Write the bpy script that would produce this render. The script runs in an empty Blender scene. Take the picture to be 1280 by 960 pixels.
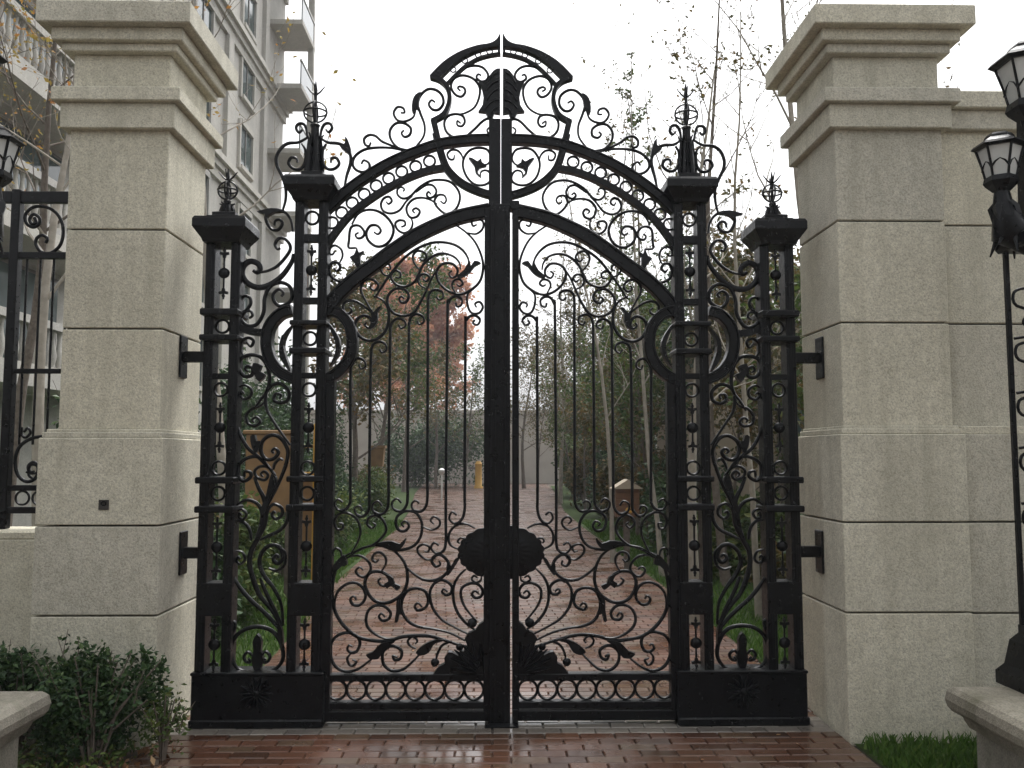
import bpy, bmesh, math, random
from mathutils import Vector, Matrix
R = math.radians
random.seed(7)
scene = bpy.context.scene
COL = scene.collection

# ------------------------------------------------------------ camera, world, light
EYE = Vector((0.0, 0.0, 1.6)); FPX = 1106.0
PITCH = R(4.65); YAW = R(1.0)
cam_d = bpy.data.cameras.new('camera'); cam = bpy.data.objects.new('camera', cam_d); COL.objects.link(cam)
cam.location = EYE; cam.rotation_euler = (R(90) + PITCH, 0, -YAW)
cam_d.sensor_fit = 'HORIZONTAL'; cam_d.sensor_width = 36; cam_d.lens = 36 * FPX / 1280
cam_d.clip_start = 0.05; cam_d.clip_end = 3000
scene.camera = cam

SUN_EL, SUN_AZ = R(66), R(25)          # azimuth measured from +Y towards +X
wd = bpy.data.worlds.new('World'); scene.world = wd; wd.use_nodes = True
nt = wd.node_tree; nt.nodes.clear()
sky = nt.nodes.new('ShaderNodeTexSky'); sky.sky_type = 'NISHITA'; sky.sun_disc = False
sky.sun_elevation = SUN_EL; sky.sun_rotation = SUN_AZ; sky.air_density = 1.0; sky.dust_density = 6.0; sky.ozone_density = 1.0
hs = nt.nodes.new('ShaderNodeHueSaturation'); hs.inputs['Saturation'].default_value = 0.10
bg = nt.nodes.new('ShaderNodeBackground'); bg.inputs['Strength'].default_value = 0.15
wo = nt.nodes.new('ShaderNodeOutputWorld')
nt.links.new(sky.outputs[0], hs.inputs['Color']); nt.links.new(hs.outputs[0], bg.inputs[0]); nt.links.new(bg.outputs[0], wo.inputs[0])
sd = bpy.data.lights.new('sun', 'SUN'); sun = bpy.data.objects.new('sun', sd); COL.objects.link(sun)
sd.energy = 0.5; sd.angle = R(25); sd.color = (1.0, 0.97, 0.92)
sv = Vector((math.sin(SUN_AZ) * math.cos(SUN_EL), math.cos(SUN_AZ) * math.cos(SUN_EL), math.sin(SUN_EL)))
sun.rotation_euler = (-sv).to_track_quat('-Z', 'Y').to_euler(); sun.location = (6, 6, 12)
scene.view_settings.view_transform = 'Standard'; scene.view_settings.look = 'None'
scene.view_settings.exposure = 1.25; scene.view_settings.gamma = 1.0
scene.view_settings.use_curve_mapping = False

# ------------------------------------------------------------ measuring
_f = Vector((math.sin(YAW) * math.cos(PITCH), math.cos(YAW) * math.cos(PITCH), math.sin(PITCH)))
_r = Vector((math.cos(YAW), -math.sin(YAW), 0)); _u = _r.cross(_f)
def at(px, py, Y):
    d = _f * FPX + _r * (px - 640) - _u * (py - 480)
    return EYE + d * (Y / d.y)
def zat(py, Y, px=626): return at(px, py, Y).z
def xat(px, Y, py=572): return at(px, py, Y).x

DG = 5.447                       # the gate's plane
XC = at(626.5, 500, DG).x        # the gate's middle
PXM = DG / FPX                   # metres per photo pixel on the gate's plane
FP = 5.12                        # front of the pillars

# ------------------------------------------------------------ materials
def mat(name):
    m = bpy.data.materials.new(name); m.use_nodes = True
    return m, m.node_tree.nodes, m.node_tree.links, m.node_tree.nodes['Principled BSDF']
def node(N, t, **kw):
    n = N.new(t)
    for k, v in kw.items(): setattr(n, k, v)
    return n
def ramp(N, stops):
    r = N.new('ShaderNodeValToRGB'); e = r.color_ramp.elements
    while len(e) < len(stops): e.new(0.5)
    for i, (p, c) in enumerate(stops): e[i].position = p; e[i].color = (*c, 1)
    return r
def noise(N, L, scale, detail=4, rough=.6, coord='Object'):
    tc = N.new('ShaderNodeTexCoord'); n = N.new('ShaderNodeTexNoise')
    n.inputs['Scale'].default_value = scale; n.inputs['Detail'].default_value = detail; n.inputs['Roughness'].default_value = rough
    L.new(tc.outputs[coord], n.inputs['Vector']); return n
def wnoise(N, L, scale, detail=4, rough=.6):
    g = N.new('ShaderNodeNewGeometry'); n = N.new('ShaderNodeTexNoise')
    n.inputs['Scale'].default_value = scale; n.inputs['Detail'].default_value = detail; n.inputs['Roughness'].default_value = rough
    L.new(g.outputs['Position'], n.inputs['Vector']); return n
def bump(N, L, src, b, strength, dist):
    bn = N.new('ShaderNodeBump'); bn.inputs['Strength'].default_value = strength; bn.inputs['Distance'].default_value = dist
    L.new(src, bn.inputs['Height']); L.new(bn.outputs[0], b.inputs['Normal'])
def mixc(N, L, fac, a, b, mode='MIX'):
    m = N.new('ShaderNodeMix'); m.data_type = 'RGBA'; m.blend_type = mode
    if isinstance(fac, (int, float)): m.inputs[0].default_value = fac
    else: L.new(fac, m.inputs[0])
    for s, v in ((6, a), (7, b)):
        if isinstance(v, tuple): m.inputs[s].default_value = (*v, 1)
        else: L.new(v, m.inputs[s])
    return m.outputs[2]

def m_simple(name, c1, c2, scale=6, rough=.6, bmp=0.0, bscale=60, metallic=0, detail=5, spec=.5):
    m, N, L, b = mat(name)
    n = wnoise(N, L, scale, detail); r = ramp(N, [(.3, c1), (.7, c2)])
    L.new(n.outputs[0], r.inputs[0]); L.new(r.outputs[0], b.inputs['Base Color'])
    b.inputs['Roughness'].default_value = rough; b.inputs['Metallic'].default_value = metallic
    b.inputs['Specular IOR Level'].default_value = spec
    if bmp: bump(N, L, wnoise(N, L, bscale, 3).outputs[0], b, bmp, .004)
    return m

def m_stone(name, c1, c2, c3, stain):
    m, N, L, b = mat(name)
    big = wnoise(N, L, 2.2, 5, .65); fine = wnoise(N, L, 95, 3, .75); mid = wnoise(N, L, 17, 4, .7)
    rb = ramp(N, [(.3, c1), (.7, c2)]); L.new(big.outputs[0], rb.inputs[0])
    rf = ramp(N, [(.33, (.42, .42, .42)), (.5, (.95, .95, .95)), (.66, (1.25, 1.25, 1.22))]); L.new(fine.outputs[0], rf.inputs[0])
    c = mixc(N, L, .62, rb.outputs[0], rf.outputs[0], 'MULTIPLY')
    rm = ramp(N, [(.35, (.86, .85, .83)), (.65, (1.06, 1.06, 1.06))]); L.new(mid.outputs[0], rm.inputs[0])
    c = mixc(N, L, .8, c, rm.outputs[0], 'MULTIPLY')
    lb = wnoise(N, L, 5.5, 6, .7); rl = ramp(N, [(.60, (0, 0, 0)), (.72, (1, 1, 1))]); L.new(lb.outputs[0], rl.inputs[0])
    c = mixc(N, L, mul(N, L, rl.outputs[0], .22), c, (.30, .29, .23))
    # vertical rain streaks
    g = N.new('ShaderNodeNewGeometry'); mp = N.new('ShaderNodeMapping'); mp.inputs['Scale'].default_value = (9, 9, .55)
    L.new(g.outputs['Position'], mp.inputs['Vector']); sn = N.new('ShaderNodeTexNoise'); sn.inputs['Scale'].default_value = 1.0; sn.inputs['Detail'].default_value = 5
    L.new(mp.outputs[0], sn.inputs['Vector']); rs = ramp(N, [(.47, (0, 0, 0)), (.76, (1, 1, 1))]); L.new(sn.outputs[0], rs.inputs[0])
    ml = N.new('ShaderNodeMath'); ml.operation = 'MULTIPLY'; ml.inputs[1].default_value = stain; L.new(rs.outputs[0], ml.inputs[0])
    c = mixc(N, L, ml.outputs[0], c, c3)
    oi = N.new('ShaderNodeObjectInfo'); ro_ = ramp(N, [(0, (.86, .86, .87)), (.5, (.97, .97, .96)), (1, (1.06, 1.05, 1.02))]); L.new(oi.outputs['Random'], ro_.inputs[0])
    c = mixc(N, L, 1.0, c, ro_.outputs[0], 'MULTIPLY')
    L.new(c, b.inputs['Base Color']); b.inputs['Roughness'].default_value = .78
    b.inputs['Specular IOR Level'].default_value = .3
    bump(N, L, fine.outputs[0], b, .8, .006)
    return m

def m_leaf(name, c1, c2, c3=None, rough=.45, trans=.25):
    m, N, L, b = mat(name)
    g = N.new('ShaderNodeNewGeometry')
    st = [(0, c1), (.6, c2)] + ([(1, c3)] if c3 else [])
    r = ramp(N, st); L.new(g.outputs['Random Per Island'], r.inputs[0])
    L.new(r.outputs[0], b.inputs['Base Color']); b.inputs['Roughness'].default_value = rough + .1; b.inputs['Specular IOR Level'].default_value = .25
    tr = N.new('ShaderNodeBsdfTranslucent'); L.new(r.outputs[0], tr.inputs['Color'])
    ms = N.new('ShaderNodeMixShader'); ms.inputs[0].default_value = trans
    L.new(b.outputs[0], ms.inputs[1]); L.new(tr.outputs[0], ms.inputs[2])
    L.new(ms.outputs[0], N['Material Output'].inputs['Surface'])
    return m

def m_brick(name, stops, wet_lo, wet_hi, island=False):
    m, N, L, b = mat(name)
    if island: s = N.new('ShaderNodeNewGeometry').outputs['Random Per Island']
    else: s = N.new('ShaderNodeObjectInfo').outputs['Random']
    r = ramp(N, stops); L.new(s, r.inputs[0])
    n = wnoise(N, L, 40, 5, .7); rr = ramp(N, [(.25, (.6, .6, .6)), (.75, (1.2, 1.2, 1.2))]); L.new(n.outputs[0], rr.inputs[0])
    c = mixc(N, L, .7, r.outputs[0], rr.outputs[0], 'MULTIPLY')
    d = wnoise(N, L, .9, 5, .6); rd = ramp(N, [(.38, (0, 0, 0)), (.68, (1, 1, 1))]); L.new(d.outputs[0], rd.inputs[0])
    c = mixc(N, L, mul(N, L, rd.outputs[0], .55), c, (.062, .046, .030))
    L.new(c, b.inputs['Base Color'])
    p = wnoise(N, L, 1.7, 4, .55); mr = N.new('ShaderNodeMapRange'); mr.inputs[1].default_value = .38; mr.inputs[2].default_value = .66
    mr.inputs[3].default_value = wet_lo; mr.inputs[4].default_value = wet_hi; L.new(p.outputs[0], mr.inputs[0])
    L.new(mr.outputs[0], b.inputs['Roughness'])
    bump(N, L, n.outputs[0], b, .12, .004)
    if island: b.inputs['Specular IOR Level'].default_value = .28
    return m
def mul(N, L, s, k):
    q = N.new('ShaderNodeMath'); q.operation = 'MULTIPLY'; q.inputs[1].default_value = k; L.new(s, q.inputs[0]); return q.outputs[0]

def m_iron():
    m, N, L, b = mat('black_painted_iron')
    n = wnoise(N, L, 9, 5); r = ramp(N, [(.3, (.002, .0024, .0032)), (.75, (.005, .006, .0075))]); L.new(n.outputs[0], r.inputs[0])
    L.new(r.outputs[0], b.inputs['Base Color'])
    p = wnoise(N, L, 30, 4); mr = N.new('ShaderNodeMapRange'); mr.inputs[1].default_value = .35; mr.inputs[2].default_value = .65
    mr.inputs[3].default_value = .25; mr.inputs[4].default_value = .45; L.new(p.outputs[0], mr.inputs[0]); L.new(mr.outputs[0], b.inputs['Roughness'])
    b.inputs['Specular IOR Level'].default_value = .22
    bump(N, L, wnoise(N, L, 55, 3).outputs[0], b, .15, .003)
    return m
M = {}
M['iron'] = m_iron()
M['stone'] = m_stone('bush_hammered_stone', (.53, .508, .42), (.63, .603, .505), (.34, .32, .25), .55)
M['stone_w'] = m_stone('weathered_stone', (.22, .205, .17), (.33, .31, .26), (.12, .115, .08), .75)
M['stone_b'] = m_stone('facade_stone', (.40, .39, .36), (.49, .475, .44), (.31, .30, .275), .5)
M['joint'] = m_simple('dark_joint', (.03, .028, .025), (.05, .046, .04), 20, .9)
RED = [(0, (.046, .021, .013)), (.35, (.080, .034, .020)), (.7, (.108, .048, .028)), (1, (.085, .055, .034))]
M['brick'] = m_brick('wet_red_paver', RED, .10, .42)
M['brick_i'] = m_brick('wet_red_paver_far', RED, .16, .6, True)
M['brick_g'] = m_brick('wet_grey_paver', [(0, (.15, .135, .12)), (1, (.24, .22, .19))], .07, .3)
M['bed'] = m_simple('paver_bedding', (.05, .04, .035), (.09, .075, .06), 30, .5)
M['kerb'] = m_simple('kerb_stone', (.13, .115, .095), (.20, .18, .15), 14, .5, .3)
M['soil'] = m_simple('garden_soil', (.035, .028, .02), (.085, .065, .045), 9, .95, .8, 40)
M['lawn'] = m_simple('lawn_ground', (.022, .036, .012), (.042, .062, .02), 4, .95, .6, 40, spec=.08)
M['blade'] = m_leaf('grass_blade', (.035, .08, .010), (.065, .14, .02), (.11, .17, .035), .5, .3)
M['leaf_dark'] = m_leaf('leaf_dark_green', (.016, .038, .014), (.035, .075, .025), (.075, .12, .04), .35, .2)
M['leaf_mid'] = m_leaf('leaf_mid_green', (.03, .06, .012), (.065, .105, .022), (.13, .15, .04), .45, .3)
M['leaf_olive'] = m_leaf('leaf_olive', (.045, .048, .016), (.095, .088, .028), (.18, .11, .04), .5, .3)
M['leaf_orange'] = m_leaf('leaf_autumn', (.40, .17, .10), (.52, .26, .16), (.58, .38, .24), .6, .45)
M['leaf_yellow'] = m_leaf('leaf_yellow', (.20, .17, .04), (.34, .24, .06), (.38, .16, .05), .55, .4)
M['leaf_brown'] = m_leaf('leaf_fallen', (.12, .06, .03), (.22, .12, .06), (.32, .22, .12), .6, .1)
M['bark'] = m_simple('bark', (.07, .055, .042), (.15, .125, .10), 18, .9, .6, 30)
M['bark_pale'] = m_simple('bark_pale', (.20, .18, .145), (.33, .30, .25), 10, .9, .5, 30)
M['wall_far'] = m_simple('rendered_wall', (.33, .30, .26), (.42, .385, .335), .8, .85, .2, 20)
M['beige'] = m_simple('beige_wall', (.30, .25, .185), (.38, .32, .245), 1.2, .85, .2, 25)
M['roof'] = m_simple('grey_roof', (.16, .155, .15), (.23, .22, .215), 3, .7)
M['glassd'] = m_simple('window_glass', (.035, .05, .05), (.07, .10, .095), 1.2, .08, 0, 1, 0, 2)
M['frame_g'] = m_simple('window_frame', (.10, .085, .075), (.14, .12, .105), 5, .5)
M['yellow'] = m_simple('yellow_paint', (.42, .22, .025), (.52, .30, .04), 8, .5)
M['ochre'] = m_simple('ochre_panel', (.17, .095, .035), (.24, .14, .055), 5, .55)
M['wood'] = m_simple('brown_wood', (.10, .045, .02), (.15, .07, .03), 12, .6)
M['white'] = m_simple('white_paint', (.55, .55, .53), (.7, .7, .68), 6, .5)
M['lampglass'] = m_simple('frosted_lamp_glass', (.42, .43, .42), (.55, .56, .54), 6, .25)
M['red'] = m_simple('red_cloth', (.35, .05, .05), (.45, .09, .08), 6, .7)

# ------------------------------------------------------------ object helpers
def tag(o, label=None, cat=None, group=None, kind=None):
    if label: o['label'] = label
    if cat: o['category'] = cat
    if group: o['group'] = group
    if kind: o['kind'] = kind
    return o
def wloc(p):
    v = Vector((0, 0, 0))
    while p is not None: v += p.location; p = p.parent
    return v
def empty(name, loc, label=None, cat=None, group=None):
    o = bpy.data.objects.new(name, None); COL.objects.link(o); o.location = loc; o.empty_display_size = .2
    return tag(o, label, cat, group)
class MB:
    """collects geometry in world coordinates; build() links it as one mesh object"""
    def __init__(s): s.v = []; s.f = []
    def add(s, vs, fs):
        k = len(s.v); s.v += [tuple(v) for v in vs]; s.f += [tuple(i + k for i in f) for f in fs]; return s
    def box(s, x0, x1, y0, y1, z0, z1):
        if x0 > x1: x0, x1 = x1, x0
        if y0 > y1: y0, y1 = y1, y0
        if z0 > z1: z0, z1 = z1, z0
        return s.add([(x0, y0, z0), (x1, y0, z0), (x1, y1, z0), (x0, y1, z0), (x0, y0, z1), (x1, y0, z1), (x1, y1, z1), (x0, y1, z1)],
                     [(0, 3, 2, 1), (4, 5, 6, 7), (0, 1, 5, 4), (1, 2, 6, 5), (2, 3, 7, 6), (3, 0, 4, 7)])
    def cbox(s, x0, x1, y0, y1, z0, z1, c=.006):
        """box with chamfered vertical and top/bottom edges"""
        if x0 > x1: x0, x1 = x1, x0
        vs = []; rings = [(c, z0), (0, z0 + c), (0, z1 - c), (c, z1)]
        for ins, z in rings:
            a, b_, d, e = x0 + ins, x1 - ins, y0 + ins, y1 - ins
            vs += [(a + c, d, z), (b_ - c, d, z), (b_, d + c, z), (b_, e - c, z), (b_ - c, e, z), (a + c, e, z), (a, e - c, z), (a, d + c, z)]
        fs = [tuple(range(7, -1, -1)), tuple(range(24, 32))]
        for r in range(3):
            for i in range(8):
                j = (i + 1) % 8; fs.append((r * 8 + i, r * 8 + j, r * 8 + 8 + j, r * 8 + 8 + i))
        return s.add(vs, fs)
    def frusta(s, cx, cy, prof, sides=4, rot=math.pi / 4):
        """stack of square (or n-gon) sections: prof = [(half_width, z)]"""
        vs = []; k = math.sqrt(2) if sides == 4 else 1
        for h, z in prof:
            for i in range(sides):
                a = rot + 2 * math.pi * i / sides; vs.append((cx + h * k * math.cos(a), cy + h * k * math.sin(a), z))
        fs = [tuple(range(sides - 1, -1, -1)), tuple(range((len(prof) - 1) * sides, len(prof) * sides))]
        for r in range(len(prof) - 1):
            for i in range(sides):
                j = (i + 1) % sides; fs.append((r * sides + i, r * sides + j, (r + 1) * sides + j, (r + 1) * sides + i))
        return s.add(vs, fs)
    def tube(s, pts, rad, sides=6, cap=True):
        pts = [Vector(p) for p in pts]; n = len(pts)
        if isinstance(rad, (int, float)): rad = [rad] * n
        t0 = (pts[1] - pts[0]).normalized(); ref = Vector((0, 0, 1)) if abs(t0.z) < .9 else Vector((1, 0, 0))
        nv = (ref - t0 * ref.dot(t0)).normalized(); vs = []; fs = []
        for i, p in enumerate(pts):
            t = (pts[min(i + 1, n - 1)] - pts[max(i - 1, 0)])
            t = t.normalized() if t.length > 1e-9 else t0
            nv = nv - t * nv.dot(t); nv = nv.normalized() if nv.length > 1e-6 else t.orthogonal().normalized()
            bv = t.cross(nv)
            for k in range(sides):
                a = 2 * math.pi * k / sides; q = p + (nv * math.cos(a) + bv * math.sin(a)) * rad[i]; vs.append(q)
        for i in range(n - 1):
            for k in range(sides):
                j = (k + 1) % sides; fs.append((i * sides + k, i * sides + j, (i + 1) * sides + j, (i + 1) * sides + k))
        if cap: fs.append(tuple(range(sides - 1, -1, -1))); fs.append(tuple(range((n - 1) * sides, n * sides)))
        return s.add(vs, fs)
    def ribbon(s, xz, hw, hd, Y, closed=False, sec='round'):
        """bar swept along points (X, Z) in a vertical plane at depth Y; hw = half width in the plane, hd = half depth"""
        n = len(xz)
        if isinstance(hw, (int, float)): hw = [hw] * n
        if sec == 'round': S = [(math.cos(2 * math.pi * k / 8 + math.pi / 8), math.sin(2 * math.pi * k / 8 + math.pi / 8)) for k in range(8)]
        elif sec == 'rect': S = [(-1, -1), (1, -1), (1, 1), (-1, 1)]
        else: S = [(-1, -.75), (-.86, -1), (-.62, -1), (-.55, -.72), (.55, -.72), (.62, -1), (.86, -1), (1, -.75), (1, .75), (.86, 1), (-.86, 1), (-1, .75)]
        m = len(S); vs = []; fs = []
        for i in range(n):
            if closed: a, b_ = xz[(i - 1) % n], xz[(i + 1) % n]
            else: a, b_ = xz[max(i - 1, 0)], xz[min(i + 1, n - 1)]
            tx, tz = b_[0] - a[0], b_[1] - a[1]; l = math.hypot(tx, tz) or 1; nx, nz = -tz / l, tx / l
            d = hd[i] if isinstance(hd, list) else hd
            for p, q in S: vs.append((xz[i][0] + nx * hw[i] * p, Y + d * q, xz[i][1] + nz * hw[i] * p))
        for i in range(n if closed else n - 1):
            i2 = (i + 1) % n
            for k in range(m):
                j = (k + 1) % m; fs.append((i * m + k, i * m + j, i2 * m + j, i2 * m + k))
        if not closed: fs.append(tuple(range(m - 1, -1, -1))); fs.append(tuple(range((n - 1) * m, n * m)))
        return s.add(vs, fs)
    def plate(s, xz, Y0, Y1):
        """polygon (X, Z) extruded from Y0 (front) to Y1 with a chamfered, slightly raised front"""
        bm = bmesh.new(); f = bm.faces.new([bm.verts.new((x, Y1, z)) for x, z in xz])
        f.normal_update()
        r = bmesh.ops.extrude_face_region(bm, geom=[f]); ev = [g for g in r['geom'] if isinstance(g, bmesh.types.BMVert)]
        ef = [g for g in r['geom'] if isinstance(g, bmesh.types.BMFace)]
        bmesh.ops.translate(bm, verts=ev, vec=(0, Y0 - Y1, 0))
        bmesh.ops.triangulate(bm, faces=bm.faces[:]); bmesh.ops.recalc_face_normals(bm, faces=bm.faces[:])
        bm.verts.index_update(); s.add([tuple(v.co) for v in bm.verts], [[v.index for v in g.verts] for g in bm.faces]); bm.free(); return s
    def ball(s, c, r, seg=12, rings=8, sq=(1, 1, 1)):
        vs = [(c[0], c[1], c[2] + r * sq[2])]; fs = []
        for i in range(1, rings):
            a = math.pi * i / rings
            for k in range(seg):
                b_ = 2 * math.pi * k / seg; vs.append((c[0] + r * sq[0] * math.sin(a) * math.cos(b_), c[1] + r * sq[1] * math.sin(a) * math.sin(b_), c[2] + r * sq[2] * math.cos(a)))
        vs.append((c[0], c[1], c[2] - r * sq[2])); last = len(vs) - 1
        for k in range(seg):
            j = (k + 1) % seg; fs.append((0, 1 + k, 1 + j)); fs.append((last, last - seg + j, last - seg + k))
            for i in range(rings - 2): fs.append((1 + i * seg + k, 1 + (i + 1) * seg + k, 1 + (i + 1) * seg + j, 1 + i * seg + j))
        return s.add(vs, fs)
    def build(s, name, m, parent=None, smooth=False, flip=False, origin=None):
        n = len(s.v)
        xs = [v[0] for v in s.v]; ys = [v[1] for v in s.v]; zs = [v[2] for v in s.v]
        if flip: s.f = [tuple(reversed(f)) for f in s.f]
        c = Vector(((min(xs) + max(xs)) / 2, (min(ys) + max(ys)) / 2, min(zs))) if origin is None else Vector(origin)
        me = bpy.data.meshes.new(name); me.from_pydata([(v[0] - c.x, v[1] - c.y, v[2] - c.z) for v in s.v], [], s.f)
        me.materials.append(m)
        if smooth:
            me.polygons.foreach_set('use_smooth', [True] * len(me.polygons))
            try: me.set_sharp_from_angle(angle=R(50))
            except Exception: pass
        me.update()
        o = bpy.data.objects.new(name, me); COL.objects.link(o); o.parent = parent
        o.location = c - wloc(parent)
        return o

def catmull(P, sub=5, closed=False):
    n = len(P); out = []
    for i in range(n if closed else n - 1):
        if closed: p = [P[(i + k) % n] for k in (-1, 0, 1, 2)]
        else: p = [P[max(i - 1, 0)], P[i], P[i + 1], P[min(i + 2, n - 1)]]
        for k in range(sub):
            t = k / sub; t2 = t * t; t3 = t2 * t
            out.append(tuple(.5 * (2 * p[1][d] + (p[2][d] - p[0][d]) * t + (2 * p[0][d] - 5 * p[1][d] + 4 * p[2][d] - p[3][d]) * t2
                                   + (-p[0][d] + 3 * p[1][d] - 3 * p[2][d] + p[3][d]) * t3) for d in range(2)))
    if not closed: out.append(tuple(P[-1]))
    return out
CROP = {'P': (0, 0, 1), 'A': (380, 30, 4.923), 'B': (400, 180, 5.333), 'C': (400, 280, 5.333), 'D': (400, 440, 5.333), 'E': (390, 600, 4.0),
        'F': (400, 640, 4.573), 'H': (522, 30, 4.0), 'T1': (220, 90, 5.333), 'T2': (220, 240, 5.333), 'T3': (220, 380, 5.333),
        'T4': (290, 260, 4.0), 'T5': (220, 540, 5.333), 'T6': (220, 700, 5.333)}
def pxz(crop, pts, Y=DG, s=1):
    ox, oy, k = CROP[crop]; out = []
    for u, v in pts:
        p = at(ox + u / k, oy + v / k, Y); out.append((p.x if s > 0 else 2 * XC - p.x, p.z))
    return out
def mx(x, s): return x if s > 0 else 2 * XC - x

HW = 1.68 * PXM
def scroll(par, s, crop, pts, w=1.0, name='scroll', hd=.011, Y=DG, taper=True):
    k_ = CROP[crop][2] * .35; rj = random.Random(len(pts) * 77 + int(pts[0][0]) + (0 if s > 0 else 5000))
    pts = [(u + rj.uniform(-k_, k_), v + rj.uniform(-k_, k_)) for u, v in pts]      # hand-bent, never quite alike
    xz = catmull(pxz(crop, pts, Y, s), 5); n = len(xz); ws = []
    for i in range(n):
        e = min(i, n - 1 - i) / max(1, n * .22); ws.append(HW * w * (.62 + .38 * min(1, e) if taper else 1))
    return MB().ribbon(xz, ws, hd, Y).build(name, M['iron'], par, True, s < 0)
def band(par, s, crop, pts, wpx, name, hd=.035, Y=DG, sec='mould', sub=5):
    xz = catmull(pxz(crop, pts, Y, s), sub)
    return MB().ribbon(xz, wpx * PXM / 2, hd, Y, sec=sec).build(name, M['iron'], par, False, s < 0)
def leafplate(par, s, crop, pts, Y=DG, name='acanthus_leaf', d=.02):
    xz = catmull(pxz(crop, pts, Y, s), 2, True)
    cx = sum(p[0] for p in xz) / len(xz); cz = sum(p[1] for p in xz) / len(xz)
    return MB().plate(xz, Y - d, Y + d).build(name, M['iron'], par)
def ring(par, cx, cz, r, Y, w=HW, hd=.012, name='ring', n=22):
    xz = [(cx + r * math.cos(2 * math.pi * k / n), cz + r * math.sin(2 * math.pi * k / n)) for k in range(n)]
    return MB().ribbon(xz, w, hd, Y, True).build(name, M['iron'], par, True)
def pbox(par, s, name, x0, x1, y0, y1, Y0, Y1, ref=None, m='iron', c=.004):
    """box from photo pixels measured on the gate's plane; x edges read at the box's own middle height"""
    ym = (y0 + y1) / 2 if ref is None else ref
    a, b_ = mx(at(x0, ym, DG).x, s), mx(at(x1, ym, DG).x, s)
    return MB().cbox(a, b_, Y0, Y1, zat(y1, DG), zat(y0, DG), c).build(name, M[m], par)

# ============================================================ GROUND
tag(MB().box(-400, 400, -60, 900, -.6, -.02).build('ground', M['soil']), kind='structure')

PA = R(0.7)                                   # the path runs a little left of the gate's normal
def path_x(x, y): return x + XC - math.tan(PA) * (y - DG)
# path bed
pb = MB()
pb.add([(XC - 1.95, 1.0, -.012), (XC + 1.95, 1.0, -.012), (XC + 1.95, 5.62, -.012), (XC - 1.95, 5.62, -.012)], [(0, 1, 2, 3)])
LP = [(5.62, -1.76, 2.04), (7.5, -1.80, 2.05), (11, -2.0, 2.10), (20, -2.06, 2.10), (26, -2.3, 2.2), (38, -3.1, 2.9), (51, -3.6, 3.4)]
for (a, l0, r0), (b_, l1, r1) in zip(LP[:-1], LP[1:]):
    pb.add([(path_x(l0, a), a, -.012), (path_x(r0, a), a, -.012), (path_x(r1, b_), b_, -.012), (path_x(l1, b_), b_, -.012)], [(0, 1, 2, 3)])
path = tag(pb.build('path', M['bed']), kind='structure')
def edges(y):
    if y < 5.62: return -1.95, 1.95
    for (a, l0, r0), (b_, l1, r1) in zip(LP[:-1], LP[1:]):
        if a <= y <= b_: t = (y - a) / (b_ - a); return l0 + (l1 - l0) * t, r0 + (r1 - r0) * t
    return -3.6, 3.4
BW, BD, G = .20, .10, .005
def brick_verts(x0, x1, y0, y1, z, c=.006):
    v = [(x0, y0, -.012), (x1, y0, -.012), (x1, y1, -.012), (x0, y1, -.012), (x0, y0, z - c), (x1, y0, z - c), (x1, y1, z - c), (x0, y1, z - c),
         (x0 + c, y0 + c, z), (x1 - c, y0 + c, z), (x1 - c, y1 - c, z), (x0 + c, y1 - c, z)]
    f = [(0, 1, 5, 4), (1, 2, 6, 5), (2, 3, 7, 6), (3, 0, 4, 7), (4, 5, 9, 8), (5, 6, 10, 9), (6, 7, 11, 10), (7, 4, 8, 11), (8, 9, 10, 11)]
    return v, f
rest = MB(); nobj = 0; y = 1.05; row = 0; shared = {}
rb = random.Random(3)
while y < 50.5:
    l, r = edges(y + BD / 2); x = l + (row % 2) * BW / 2 - BW / 2
    while x < r:
        a, b_ = max(x, l), min(x + BW, r); x += BW
        if b_ - a < .04: continue
        z = .002 + rb.uniform(-.0016, .0016); ofs = path_x(0, y) if y > 5.62 else XC
        x0, x1 = a + ofs + G / 2, b_ + ofs - G / 2
        sx = (x0 + x1) / 2 / y * FPX
        if y > 4.64 and nobj < 298 and y < 6.6:
            key = (round(b_ - a, 2), 5.22 < y < 5.5)
            if key not in shared:
                v, f = brick_verts(-(x1 - x0) / 2, (x1 - x0) / 2, -(BD - G) / 2, (BD - G) / 2, .004)
                me = bpy.data.meshes.new('brick'); me.from_pydata(v, [], f); me.materials.append(M['brick_g'] if key[1] else M['brick']); shared[key] = me
            o = bpy.data.objects.new('brick', shared[key]); COL.objects.link(o); o.parent = path
            o.location = Vector(((x0 + x1) / 2, y + BD / 2, z)) - wloc(path); nobj += 1
            o.rotation_euler = (R(rb.uniform(-.35, .35)), R(rb.uniform(-.2, .2)), R(rb.uniform(-.4, .4)))
        else:
            v, f = brick_verts(x0, x1, y + G / 2, y + BD - G / 2, z + .004); rest.add(v, f)
    y += BD; row += 1
ro = rest.build('brick_field', M['brick_i'], path); ro['kind'] = 'stuff'
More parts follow.
